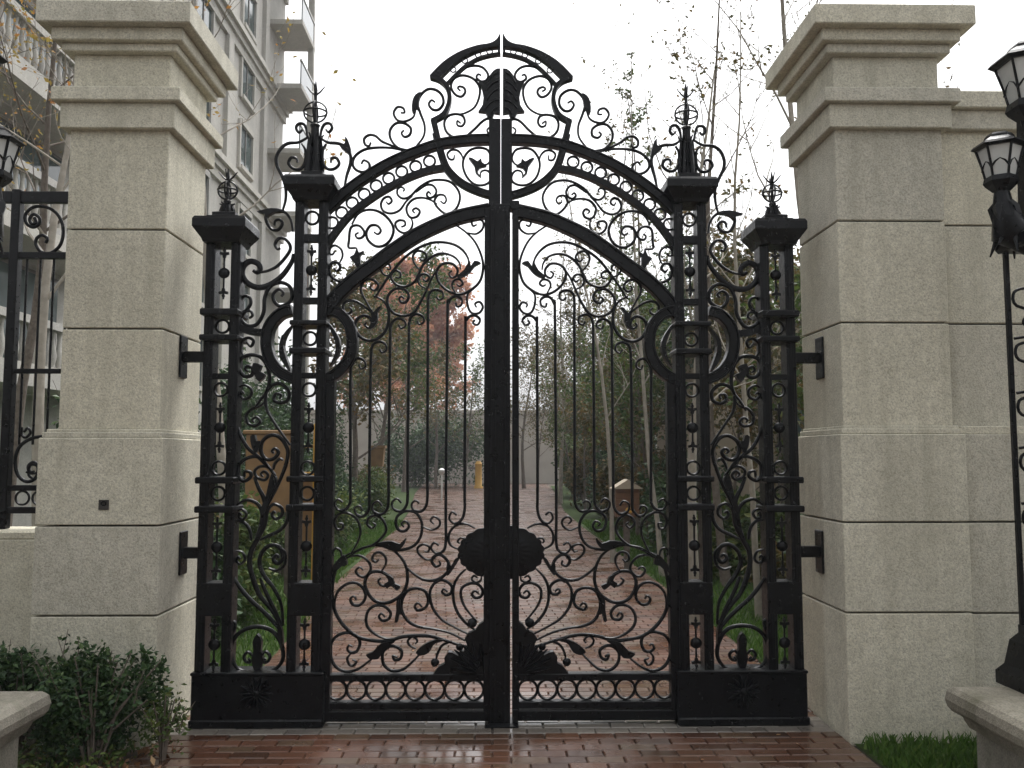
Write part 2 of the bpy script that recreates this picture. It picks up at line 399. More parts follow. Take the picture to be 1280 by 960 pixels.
# lawns beyond the gate and by the right-hand pillar
def flat(name, pts, z, m, kind='structure'):
    return tag(MB().add([(x, y, z) for x, y in pts], [tuple(range(len(pts)))]).build(name, M[m]), kind=kind)
flat('lawn', [(path_x(-1.765, 5.8), 5.8), (path_x(-1.805, 7.5), 7.5), (path_x(-2.005, 11), 11), (path_x(-2.065, 20), 20), (path_x(-2.31, 26), 26), (path_x(-3.11, 38), 38), (path_x(-3.6, 48), 48), (-9, 48), (-9, 5.8)], -.006, 'lawn')
flat('lawn', [(path_x(2.045, 5.8), 5.8), (9, 5.8), (9, 48), (path_x(3.4, 48), 48), (path_x(2.91, 38), 38), (path_x(2.21, 26), 26), (path_x(2.105, 20), 20), (path_x(2.105, 11), 11)], -.006, 'lawn')
flat('lawn', [(XC + 1.98, 2.0), (XC + 3.2, 2.0), (XC + 3.2, 5.4), (XC + 1.98, 5.4)], -.010, 'lawn')
def blades(name, regions, n, hmin, hmax, seed, mt='blade'):
    rg = random.Random(seed); g = MB()
    tot = sum((x1 - x0) * (y1 - y0) for x0, x1, y0, y1 in regions)
    for x0, x1, y0, y1 in regions:
        for _ in range(int(n * (x1 - x0) * (y1 - y0) / tot)):
            yy = y0 + (y1 - y0) * rg.random() ** 1.5; x = rg.uniform(x0, x1); h = rg.uniform(hmin, hmax); a = rg.uniform(0, math.pi)
            w = .006 + h * .05; dx, dy = math.cos(a) * w, math.sin(a) * w; lx, ly = rg.uniform(-.5, .5) * h, rg.uniform(-.5, .5) * h
            g.add([(x - dx, yy - dy, -.01), (x + dx, yy + dy, -.01), (x + lx + dx * .3, yy + ly, h * .8), (x + lx * 1.5, yy + ly * 1.5, h)], [(0, 1, 2), (0, 2, 3)])
    return g.build(name, M[mt])
tag(blades('grass', [(XC - 4.2, XC - 1.84, 5.9, 9.0), (XC - 4.4, XC - 2.02, 9.0, 12), (XC - 4.6, XC - 2.18, 12, 22), (XC + 2.04, XC + 4.4, 5.9, 13), (XC + 2.0, XC + 4.4, 13, 22)], 60000, .03, .09, 4), 'short green grass on the lawns beside the brick path', 'grass', kind='stuff')
tag(blades('grass', [(XC + 2.0, XC + 3.1, 3.6, 5.05)], 7000, .03, .08, 5), 'tufted green grass at the foot of the pillar beside the wing wall', 'grass', kind='stuff')

# ============================================================ PILLARS
def pillar(s, label):
    if s < 0: xl, xr, yj = 83, 207.5, [767, 656, 547, 412, 289, 163]; top = [(163, 131, .045), (129, 111, .085), (109, 72, -.004), (72, 57, .05), (55, 37, .092), (35, 4, .155)]
    else: xl, xr, yj = 1046.5, 1181, [766, 653, 542, 402, 274, 156]; top = [(156, 126, .045), (124, 105, .085), (104, 67, -.004), (67, 50, .05), (48, 31, .092), (29, 0, .155)]
    yr = 289 if s < 0 else 274
    x0, x1 = at(xl, yr, FP).x, at(xr, yr, FP).x; y0, y1 = FP, FP + .66
    root = empty('gate_pillar', ((x0 + x1) / 2, (y0 + y1) / 2, 0), label, 'pillar')
    MB().box(x0 + .02, x1 - .02, y0 + .02, y1 - .02, -.1, zat(40, FP)).build('core', M['joint'], root)
    zs = [zat(v, FP) for v in yj]
    J = .005
    out, inn, fr = .09, .035, .04
    pl, pr = (x0 - out, x1 + inn) if s < 0 else (x0 - inn, x1 + .05)
    z = -.1
    for zt in zs[:2]:
        MB().cbox(pl, pr, y0 - fr, y1 + .03, z, zt - J, .005).build('stone_block', M['stone'], root); z = zt + J
    MB().cbox(pl, pr, y0 - fr, y1 + .03, z, zs[2] - .002, .005).build('stone_block', M['stone'], root)
    # moulding at the top of the plinth: two small steps
    zt = zs[2]
    MB().cbox(pl + .012, pr - .012, y0 - fr + .012, y1 + .02, zt - .001, zt + .030, .004).build('plinth_moulding', M['stone'], root)
    MB().cbox(pl + .03, pr - .024, y0 - fr + .026, y1 + .01, zt + .028, zt + .048, .004).build('plinth_moulding', M['stone'], root)
    z = zt + .046
    for zt in zs[3:5]:
        MB().cbox(x0, x1, y0, y1, z, zt - J, .005).build('stone_block', M['stone'], root); z = zt + J
    ztop = zat(top[0][0], FP - top[0][2])
    MB().cbox(x0, x1, y0, y1, z, ztop + .004, .005).build('stone_block', M['stone'], root)
    for i, (ya, yb, o) in enumerate(top):
        za, zb = zat(ya, FP - o), zat(yb, FP - o)
        if i == 0: za = ztop
        if i: za = zprev - .002
        n = 'cap_moulding' if i not in (2, 5) else ('neck_block' if i == 2 else 'cap_slab')
        MB().cbox(x0 - o, x1 + o, y0 - o, y1 + o, za, zb, .006).build(n, M['stone'], root)
        zprev = zb
    return root, x0, x1, pl, pr
pilL, lx0, lx1, lpl, lpr = pillar(-1, 'beige stone gate pillar with dark shrub at its foot')
pilR, rx0, rx1, rpl, rpr = pillar(1, 'beige stone gate pillar joined to the wing wall')
# small square fitting holes on the left pillar
p = at(130, 631, FP - .04)
MB().box(p.x - .028, p.x + .028, FP - .046, FP - .02, p.z - .028, p.z + .028).build('socket_plate', M['joint'], pilL)
ring(pilL, p.x, p.z + .008, .012, FP - .047, .003, .004, 'socket_ring', 12)
# wing wall right
ww = empty('wing_wall', (rx1 + 1.5, FP + .4, 0), 'beige stone wing wall behind the lamp post', 'wall')
W0, W1, WY = rx1 + .003, rx1 + 3.4, FP + .12
zj = [zat(v, WY, 1230) for v in (763, 651, 543, 405, 282, 165)]
z = -.1; 
MB().box(W0 + .02, W1 - .02, WY + .02, WY + .4, -.1, zat(120, WY, 1230)).build('core', M['joint'], ww)
for i, zt in enumerate(zj):
    fr = .04 if i < 3 else 0
    if i == 2: MB().cbox(rpr + .003, W1, WY - .10 , WY + .45, z, zt - .002, .005).build('stone_block', M['stone'], ww); \
        MB().cbox(rpr + .006, W1, WY - .085, WY + .45, zt - .001, zt + .046, .004).build('plinth_moulding', M['stone'], ww); z = zt + .044; continue
    x = (rpr + .003) if i < 3 else W0
    e = W1
    MB().cbox(x, e, WY - (.10 if i < 3 else 0), WY + .45, z, zt - (.005 if i < 5 else -.003), .005).build('stone_block', M['stone'], ww); z = zt + .005
za = zj[-1]
for yb, o in ((137, .045), (113, .085)):
    zb = zat(yb, WY - o, 1230); MB().cbox(W0 + .002, W1 + o, WY - o, WY + .45 + o, za, zb, .006).build('cap_moulding', M['stone'], ww); za = zb - .002
# low wall at the left, behind the shrub
LWY = 5.45; lwz = zat(664, LWY, 20)
lw = empty('low_wall', (lx0 - 1.8, LWY, 0), 'low beige stone wall under the black fence', 'wall')
for i in range(3): MB().cbox(lx0 - .06 - (i + 1) * 1.2 + .003, lx0 - .06 - i * 1.2 - .003, LWY, LWY + .35, -.1, lwz - .05, .006).build('stone_block', M['stone'], lw)
MB().cbox(lx0 - 3.7, lx0 - .05, LWY - .0, LWY + .37, lwz - .052, lwz, .01).build('coping', M['stone'], lw)

# ============================================================ GATE LEAVES
LEAF_SCROLLS = [
 # crown
 ('H', [(190,268),(230,225),(280,208),(325,217),(352,250),(345,280),(318,288),(296,270),(303,252),(318,258)], 1.0),
 ('H', [(215,335),(200,322),(212,312),(232,320),(238,342),(220,362),(190,352),(170,322),(172,290),(195,265),(235,258),(280,275),(308,315),(308,365),(285,415),(240,446),(200,452)], 1.05),
 ('H', [(215,495),(198,484),(200,506),(222,510),(237,488),(225,460),(190,450),(152,462),(134,495),(145,540),(185,568),(230,568),(280,530),(320,490),(350,475),(380,482),(392,510),(385,545),(360,552),(348,530),(362,515)], 1.05),
 ('H', [(183,655),(180,678),(160,676),(150,650),(168,630),(200,632),(222,655),(230,690)], .9),
 ('H', [(315,705),(348,702),(366,672),(350,632),(310,618),(265,628),(235,665),(228,710),(245,765),(285,800),(330,805),(364,785),(367,755),(345,732),(320,738),(312,765)], 1.0),
 # on the arch beside the crown
 ('A', [(690,755),(735,690),(742,620),(715,550),(700,490),(715,440),(760,402),(810,405),(850,440),(858,490),(830,528),(790,525),(770,495),(785,470),(808,480)], 1.15),
 ('A', [(690,525),(670,575),(620,600),(575,590),(553,550),(575,513),(610,517),(618,545),(595,548)], 1.0),
 ('A', [(650,775),(580,760),(535,710),(530,655),(565,612),(615,610),(655,640),(652,680),(622,694),(600,672),(615,655)], 1.1),
 ('A', [(590,770),(530,745),(480,720),(440,688),(400,682),(370,705),(375,740),(400,750),(410,730)], 1.1),
 ('A', [(620,780),(540,765),(450,760),(370,775),(315,815),(300,860),(320,898),(365,912),(402,890),(398,855),(370,840),(355,862)], 1.15),
 # between the arches
 ('B', [(553,318),(562,300),(540,288),(517,305),(520,340),(555,365),(600,350),(660,290),(730,250),(800,238),(870,255),(922,310),(933,370),(905,435),(845,465),(795,435),(765,385),(785,342),(825,342),(842,372),(825,395),(803,380)], 1.0),
 ('B', [(740,335),(722,320),(712,340),(735,358),(765,345),(775,312),(755,280),(722,270),(690,285),(640,322)], .95),
 ('B', [(442,385),(458,402),(480,380),(460,352),(425,362),(405,405),(425,445),(475,462),(530,440),(575,385),(615,345)], 1.0),
 ('B', [(780,402),(740,372),(680,358),(620,370),(580,410),(578,455),(605,490),(648,485),(664,450),(642,428),(618,442),(632,460)], 1.0),
 ('B', [(605,485),(618,530),(600,575),(560,592),(520,570),(503,532),(525,508),(560,515),(567,540),(542,552)], 1.0),
 ('B', [(212,535),(250,470),(310,440),(380,445),(450,490),(490,560),(475,630),(430,675),(375,682),(325,645),(310,592),(335,548),(380,543),(404,578),(385,600),(362,588)], 1.15),
 ('B', [(245,705),(240,692),(193,690),(193,640),(200,570),(225,545),(265,548),(297,585),(285,620),(255,630),(238,608),(258,590)], 1.05),
 ('B', [(98,718),(82,738),(62,722),(70,690),(105,678),(140,700),(150,745),(132,790)], .95),
 ('B', [(92,828),(115,845),(137,820),(115,790),(80,795),(62,840),(80,890),(135,915),(195,900),(238,855)], 1.2),
 # upper door panel
 ('B', [(985,592),(1040,598),(1082,565),(1085,520),(1050,498),(1012,515),(1020,545),(1045,538)], .95),
 ('C', [(895,0),(980,60),(1040,130),(1080,230),(1085,310),(1060,390),(1000,445),(930,468),(860,450),(800,400),(775,340),(790,290),(830,262),(880,265),(915,300),(912,340),(880,357),(860,332),(880,313)], 1.1),
 ('C', [(992,268),(985,230),(950,175),(890,135),(810,120),(730,130),(640,170),(560,230),(490,310),(430,390),(378,472),(358,492)], 1.1),
 ('C', [(360,480),(420,510),(455,570),(460,640),(440,710),(390,760),(330,780),(270,755),(235,700),(245,640),(290,612),(330,625),(347,662),(328,692),(300,676),(310,655)], 1.3),
 ('C', [(937,302),(930,260),(890,215),(820,195),(750,215),(690,270),(655,340),(630,385),(570,415),(510,405),(475,365),(475,330),(505,310),(537,328),(532,357),(505,357)], 1.1),
 ('C', [(705,428),(670,410),(652,375),(670,340),(705,332),(727,355),(710,380),(688,366)], 1.0),
 ('C', [(560,497),(542,482),(528,500),(545,524),(578,515),(592,475),(560,435),(500,435),(455,480),(452,540),(490,595),(560,612),(625,590),(670,520),(710,440),(750,350),(790,295)], 1.15),
 ('C', [(462,347),(425,335),(408,300),(425,267),(460,270),(470,298),(447,306)], .95),
 ('C', [(662,302),(630,260),(620,215),(650,180),(695,190),(710,220),(687,245),(665,228)], 1.0),
 ('C', [(350,590),(310,520),(275,450),(280,400),(315,370),(360,375),(387,410),(367,442),(335,428),(345,405)], 1.1),
 ('C', [(358,605),(310,560),(250,520),(190,510),(153,540),(163,588),(195,597),(212,575),(195,555)], 1.1),
 ('C', [(905,465),(880,410),(895,375),(930,368),(952,395),(932,414),(912,402)], .95),
 ('C', [(1025,432),(985,470),(985,540),(1010,590),(1060,592),(1087,555),(1065,520),(1035,532),(1042,556)], 1.0),
 # lower door panel
 ('F', [(180,235),(215,170),(230,110),(215,45),(160,5),(110,12),(82,50),(95,95),(125,97),(132,70),(110,65)], 1.05),
 ('F', [(175,240),(240,205),(300,190),(350,150),(378,100),(360,45),(320,20),(280,35),(270,70),(295,92),(317,75),(300,60)], 1.05),
 ('E', [(460,235),(448,218),(470,207),(485,232),(465,256),(435,250),(418,215),(428,178),(470,155),(520,165),(550,215),(545,280),(510,330),(450,350),(395,345),(330,325),(250,345),(185,382)], 1.15),
 ('E', [(552,232),(600,250),(635,230),(637,200),(610,184),(592,203),(610,220)], .95),
 ('F', [(175,235),(130,265),(95,320),(75,400),(72,500),(95,590),(150,665),(220,715),(310,735),(390,738),(470,715),(560,705),(640,712),(720,735),(800,760),(850,772)], 1.35),
 ('F', [(140,268),(190,250),(240,255),(280,290),(290,330),(260,370),(225,367),(205,337),(225,315),(247,332)], 1.05),
 ('F', [(125,268),(118,225),(95,208),(72,225),(80,252)], .9),
 ('F', [(310,190),(390,205),(450,245),(490,310),(500,390),(475,460),(420,505),(370,520),(310,505),(270,455),(258,400),(285,350),(340,340),(385,360),(405,390),(385,420),(350,420),(332,395),(350,378)], 1.3),
 ('F', [(350,342),(375,300),(375,260),(345,232),(310,240),(300,270),(320,287),(337,270)], 1.05),
 ('F', [(490,310),(530,350),(590,385),(650,390),(700,370),(735,330),(730,280),(690,245),(650,255),(640,285),(660,310),(687,300),(680,278)], 1.25),
 ('F', [(662,262),(610,272),(565,240),(560,205),(590,185),(624,200),(617,227),(595,222)], 1.0),
 ('F', [(207,502),(195,482),(175,500),(190,530),(230,530),(260,490),(250,440),(210,408),(155,412),(105,450),(85,510),(88,575)], 1.15),
 ('F', [(372,602),(350,580),(338,600),(358,620),(390,612),(403,575),(370,540),(320,535),(280,560),(262,610),(275,660),(320,700),(380,725),(440,720)], 1.15),
 ('F', [(582,542),(560,520),(543,540),(560,560),(600,547),(618,505),(600,455),(550,435),(500,450),(470,500),(468,560),(500,620),(560,655),(650,668),(740,690),(830,735)], 1.2),
 ('F', [(727,457),(708,440),(698,457),(720,474),(747,465),(755,430),(730,400),(690,390),(650,410),(630,460),(640,540),(690,610),(760,655),(845,695)], 1.15),
 ('F', [(835,325),(790,370),(765,430),(765,510),(790,580),(840,640),(885,670)], 1.15),
 ('F', [(907,467),(885,450),(870,470),(890,492),(920,482),(930,445),(900,412),(850,410),(810,440),(808,500),(840,560),(895,625)], 1.15),
 ('F', [(900,377),(880,365),(868,385),(890,402),(918,390),(922,362)], .9),
 ('F', [(310,825),(270,860),(210,900),(150,912),(90,885),(60,820),(65,750),(100,705),(160,690),(210,710),(228,750),(210,795),(180,805),(155,785),(165,762),(184,770)], 1.2),
 ('F', [(182,803),(158,835),(165,870),(190,880),(207,855),(185,842)], 1.0),
 ('F', [(440,832),(416,820),(428,847),(460,835),(467,795),(430,768),(390,772),(358,810),(365,870),(410,907),(470,902),(525,860),(575,805)], 1.2),
 ('F', [(550,782),(515,765),(503,735),(530,713),(557,735),(545,752)], .95),
 ('F', [(755,737),(700,760),(675,800),(662,845)], 1.0),
 ('F', [(885,92),(830,68),(770,80),(738,130),(745,185),(795,215)], 1.05),
 ('F', [(825,175),(828,155),(802,148),(788,168),(800,180)], .85),
]
BALUSTERS = [
 [('C',970,700),('C',972,650),('C',1000,615),('C',1040,612),('C',1067,640),('C',1050,672),('C',1020,660),('C',1032,640)],
 [('C',850,620),('C',856,530),('C',880,490),('C',915,483),('C',946,505),('C',940,542),('C',913,550),('C',906,525)],
 [('C',720,620),('C',722,490),('C',740,450),('C',775,438),('C',815,455),('C',820,490),('C',795,505),('C',776,485)],
 [('C',593,760),('C',597,650),('C',615,612),('C',650,600),('C',688,620),('C',690,655),('C',662,669),('C',648,648)],
 [('C',468,800),('C',470,690),('C',490,645),('C',530,630),('C',565,650),('C',569,680),('C',540,695),('C',523,670)],
 [('C',338,960),('C',345,830),('C',365,795),('C',405,785),('C',438,805),('C',442,840),('C',415,857),('C',398,835)],
 [('D',203,300),('D',205,120),('D',222,65),('D',260,40),('D',297,62),('D',302,97),('D',273,112),('D',260,85)]]
BAL_END = [
 [(763,0),(763,150),(742,205),(710,217),(686,192),(700,160),(724,176)],
 [(669,100),(669,310),(652,358),(620,367),(596,340),(610,313),(634,327)],
 [(577,-60),(577,80),(570,130),(545,157),(508,150),(498,122),(517,103),(537,117)],
 [(478,-60),(478,90),(470,130),(445,157),(408,145),(400,113),(425,93),(447,115)],
 [(383,-60),(383,90),(375,145),(345,172),(308,157),(303,123),(330,106),(350,130)],
 [(287,-60),(287,100),(283,150),(255,182),(223,172),(213,142),(238,130),(250,150)],
 [(192,-60),(192,90),(188,120),(168,147),(133,150),(113,120),(130,96),(154,112)]]
LEAVES = [
 ('H', [(255,672),(280,678),(300,690),(318,675),(322,695),(345,712),(312,720),(300,745),(318,768),(290,745),(283,710)]),
 ('A', [(665,540),(668,480),(688,440),(722,425),(710,470),(705,530),(690,520),(680,548)]),
 ('B', [(200,760),(228,742),(240,715),(250,698),(262,728),(292,715),(270,748),(272,800),(250,832),(233,798)]),
 ('C', [(338,558),(360,590),(385,560),(412,553),(387,590),(387,640),(362,690),(325,702),(350,660),(343,610)]),
 ('C', [(920,343),(960,310),(985,265),(1000,248),(1007,282),(1030,248),(1072,262),(1032,284),(1002,322),(960,352),(920,362)]),
 ('E', [(320,322),(350,308),(400,305),(440,318),(470,288),(466,315),(440,347),(410,352),(380,332)]),
 ('F', [(70,345),(80,300),(110,265),(142,243),(157,300),(125,310),(100,332)]),
 ('F', [(360,345),(390,358),(417,375),(428,408),(462,422),(442,447),(408,420),(385,437),(368,410),(392,395),(382,370)]),
 ('F', [(728,362),(723,310),(735,283),(750,308),(772,268),(802,255),(778,300),(750,342)]),
 ('F', [(492,453),(462,500),(468,560),(482,592),(457,582),(446,627),(428,622),(438,560),(438,510),(463,470)]),
 ('F', [(265,812),(300,800),(330,768),(365,743),(432,735),(402,757),(372,777),(352,812),(332,837),(288,837)]),
 ('F', [(548,802),(580,768),(620,743),(680,723),(722,730),(662,747),(642,770),(622,802),(580,817)]),
]
def leaf_root(s, label):
    return empty('gate_leaf', (XC - s * .03, DG, .0), label, 'gate')
def gate_leaf(s, label):
    root = leaf_root(s, label)
    for c, p, w in LEAF_SCROLLS: scroll(root, s, c, p, w)
    # balusters: hooked at both ends
    for top, end in zip(BALUSTERS, BAL_END):
        P = [];
        for c, u, v in reversed(top): P += pxz(c, [(u, v)], DG, s)
        P += pxz('E', end, DG, s)
        xz = catmull(P, 4); n = len(xz)
        ws = [HW * (1.15 if 12 < i < n - 13 else .9) for i in range(n)]
        MB().ribbon(xz, ws, .011, DG).build('baluster', M['iron'], root, True, s < 0)
    for c, p in LEAVES: leafplate(root, s, c, p)
    # arches
    band(root, s, 'P', [(409,262),(434,239),(462,219),(490,203),(520,190.5),(546,181.5),(572,177),(598,175),(625.6,174.8)], 12.5, 'outer_arch', .04)
    band(root, s, 'P', [(405,312),(424,285),(441,266),(462,250),(484,236),(512,222),(535,214),(557,210)], 7.5, 'middle_arch', .03, sec='rect')
    band(root, s, 'P', [(404,393),(424,368),(443,350),(466,333),(490,315),(522,294),(556,278),(580,270),(612,263.5)], 17.5, 'inner_arch', .045)
    band(root, s, 'P', [(545,168),(549,184),(557,208),(568,222),(582,232.5),(602,241),(624,247)], 9.5, 'bowl_band', .033)
    band(root, s, 'H', [(66,266),(112,283),(146,315),(160,362),(154,412),(128,458),(72,490)], 5.5, 'crown_bracket', .028, sec='rect')
    band(root, s, 'H', [(80,484),(92,535),(104,590)], 7.5, 'crown_post', .03, sec='rect')
    # crown band with its peak
    o = [(414.5,50),(395,85),(360,105),(300,115),(225,140),(160,175),(110,215),(62,265)]; i_ = [(112,278),(150,240),(190,202),(250,162),(330,130),(414.5,118)]
    MB().plate(pxz('H', catmull(o, 3) + catmull(i_, 3), DG, s), DG - .03, DG + .03).build('crown_band', M['iron'], root)
    band(root, s, 'H', [(414.5,152),(360,160),(300,178),(240,213),(190,258),(142,308)], 3.6, 'crown_rib', .02, sec='rect')
    for u, v in ((178,228),(236,183),(303,154),(360,138)):
        (x, z), = pxz('H', [(u, v)], DG, s); ring(root, x, z, 3.6 * PXM, DG, .0045, .006, n=14)
    MB().plate(pxz('H', [(413,118),(400,118),(400,155),(413,155)], DG, s), DG - .02, DG + .02).build('crown_strut', M['iron'], root)
    sh = [(413,228),(395,229),(378,240),(362,260),(350,288),(306,295),(322,328),(330,370),(325,410),(304,442),(340,446),(352,471),(376,471),(384,448),(413,453)]
    shp = MB().plate(pxz('H', sh, DG, s), DG - .02, DG + .02).build('shield', M['iron'], root)
    for (u0, v0, u1, v1) in ((350,300,400,250),(345,340,405,290),(345,390,405,330),(340,430,405,385),(370,455,405,425)):
        MB().ribbon(catmull(pxz('H', [(u0, v0), ((u0 + u1) / 2 - 4, (v0 + v1) / 2 - 8), (u1, v1)], DG, s), 4), .006, .008, DG - .022).build('relief_leaf', M['iron'], shp, True)
    # circles between the arches
    for u, v in ((82,525),(145,458),(215,393),(295,335),(375,278),(458,230),(545,185),(638,150),(730,115)):
        (x, z), = pxz('B', [(u, v)], DG, s); ring(root, x, z, 7.2 * PXM, DG, .0075, .014)
    # hinge stile: lower straight part, then the half ring bulging round the column
    pbox(root, s, 'hinge_stile', 404.5, 416, 476, 899, DG - .04, DG + .04, 700)
    pbox(root, s, 'stile_capital', 401, 418.5, 468, 477, DG - .05, DG + .05)
    band(root, s, 'P', [(409,388),(424,392),(437,407),(441,428),(437,448),(424,465),(408,475)], 14, 'half_ring', .05)
    leafplate(root, s, 'T4', [(482,580),(500,592),(532,640),(545,690),(530,745),(488,800),(515,740),(522,690),(508,640)], DG, 'crescent', .03)
    # bottom rails and circles
    pbox(root, s, 'rail', 404, 606, 841, 849.5, DG - .035, DG + .035)
    pbox(root, s, 'rail', 404, 606, 875.5, 884, DG - .035, DG + .035)
    pbox(root, s, 'bottom_rail', 404, 606, 886, 899, DG - .042, DG + .042)
    for k in range(8):
        p = at(421 + k * 24.5, 862.2, DG); ring(root, mx(p.x, s), p.z, 11.6 * PXM, DG, .0085, .014)
    # fan plate in the corner and its balls
    fp = [(940,618),(910,640),(890,670),(850,688),(828,720),(845,762),(822,792),(800,785),(790,815),(755,798),(735,795),(712,830),(715,860),(680,880),(648,922),(940,922)]
    fo = MB().plate(pxz('F', fp, DG, s), DG - .03, DG + .03).build('fan_plate', M['iron'], root)
    for a in range(6):
        an = R(10 + a * 15); L0, L1 = 40, 210 - 12 * abs(a - 2)
        MB().ribbon(pxz('F', [(930 - L0 * math.cos(an), 915 - L0 * math.sin(an)), (930 - L1 * .6 * math.cos(an), 915 - L1 * .6 * math.sin(an)), (930 - L1 * math.cos(an), 915 - L1 * math.sin(an))], DG, s), [.004, .014, .004], .014, DG - .032).build('relief_leaf', M['iron'], fo, True)
    for u, v, r in ((657,860,24),(870,634,27),(798,772,21)):
        (x, z), = pxz('F', [(u, v)], DG, s); MB().ball((x, DG, z), r / 4.573 * PXM, 14, 9, (1, .7, 1)).build('ball', M['iron'], root, True)
    # half of the scalloped boss on the meeting stiles
    bm_ = MB(); c = at(626, 690, DG); rx, rz = 53 * PXM, 33 * PXM; NA, NR = 60, 9; vs = []; fs = []
    for i in range(NR + 1):
        q = i / NR
        for k in range(NA + 1):
            a = math.pi / 2 + math.pi * k / NA
            sc = 1 + .045 * q * abs(math.sin(a * 11)) - .03 * q
            rel = .045 * (1 - q ** 2) + .012 * math.sin(q * 14) * abs(math.sin(a * 11)) * (1 - q * .5)
            vs.append((mx(c.x + rx * q * sc * math.cos(a), s), DG - .018 - rel * .45, c.z + rz * q * sc * math.sin(a)))
    for i in range(NR):
        for k in range(NA): fs.append((i * (NA + 1) + k, i * (NA + 1) + k + 1, (i + 1) * (NA + 1) + k + 1, (i + 1) * (NA + 1) + k))
    base = len(vs)
    for k in range(NA + 1):
        x, y_, z = vs[NR * (NA + 1) + k]; vs.append((x, DG + .03, z))
    for k in range(NA): fs.append((NR * (NA + 1) + k, NR * (NA + 1) + k + 1, base + k + 1, base + k))
    fs.append(tuple(base + k for k in range(NA + 1)))
    bm_.add(vs, fs).build('boss', M['iron'], root, True, s > 0)
    # meeting edge
    if s > 0:
        pbox(root, 1, 'meeting_stile', 605, 637, 262, 899, DG - .042, DG + .042, 580)
        pbox(root, 1, 'cover_strip', 611, 637.6, 258, 903, DG - .062, DG - .040, 580)
        for x in (613.2, 618.5, 630.5, 635.5): pbox(root, 1, 'strip_bead', x - 1, x + 1, 262, 899, DG - .068, DG - .060, 580, c=.002)
        pbox(root, 1, 'top_post', 611, 625.7, 152, 262, DG - .055, DG + .05)
    else:
        pbox(root, 1, 'meeting_stile', 640.2, 648.5, 262, 899, DG - .042, DG + .042, 580)
        pbox(root, 1, 'top_post', 626.4, 640, 152, 262, DG - .055, DG + .05)
        pbox(root, 1, 'stile_block', 637.9, 649, 253, 264, DG - .047, DG + .044)
    return root
gl1 = gate_leaf(1, 'black wrought-iron gate leaf with wide beaded meeting strip, on the shrub side')
gl2 = gate_leaf(-1, 'black wrought-iron gate leaf with narrow meeting edge, on the wing wall side')
# drop bolts at the meeting edge
b1 = MB().cbox(at(613, 900, DG).x, at(621, 900, DG).x, DG - .06, DG - .03, .006, zat(884, DG), .004).build('drop_bolt', M['iron'], gl1)
b2 = MB().cbox(at(641, 900, DG).x, at(647, 900, DG).x, DG - .06, DG - .03, .006, zat(884, DG), .004).build('drop_bolt', M['iron'], gl2)
tag(MB().frusta(at(627, 900, DG).x, DG - .0, [(.10, .0), (.10, .012), (.07, .022)]).build('gate_stop', M['iron']), 'flat black iron gate stop on the paving under the meeting edge', 'gate stop')

# ============================================================ SIDE SCREENS
CF = DG - .06; CB = DG + .06       # front and back faces of the box columns
def fleur(par, cx, z0, z1, Y):
    """ball between two fleur-de-lis on a rod"""
    zc = (z0 + z1) / 2; h = (z1 - z0) / 2; m = MB()
    m.ribbon([(cx, z0), (cx, zc), (cx, z1)], .006, .007, Y)
    m.ball((cx, Y, zc), .036, 10, 7, (1, .6, .95))
    for sg in (1, -1):
        zt = zc + sg * h
        m.plate([(cx, zt), (cx - .010, zt - sg * .022), (cx - .004, zt - sg * .034), (cx - .027, zt - sg * .030), (cx - .029, zt - sg * .046), (cx - .012, zt - sg * .050), (cx - .008, zt - sg * .068),
                 (cx + .008, zt - sg * .068), (cx + .012, zt - sg * .050), (cx + .029, zt - sg * .046), (cx + .027, zt - sg * .030), (cx + .004, zt - sg * .034), (cx + .010, zt - sg * .022)], Y - .007, Y + .007)
    return m.build('fleur_ornament', M['iron'], par, True)
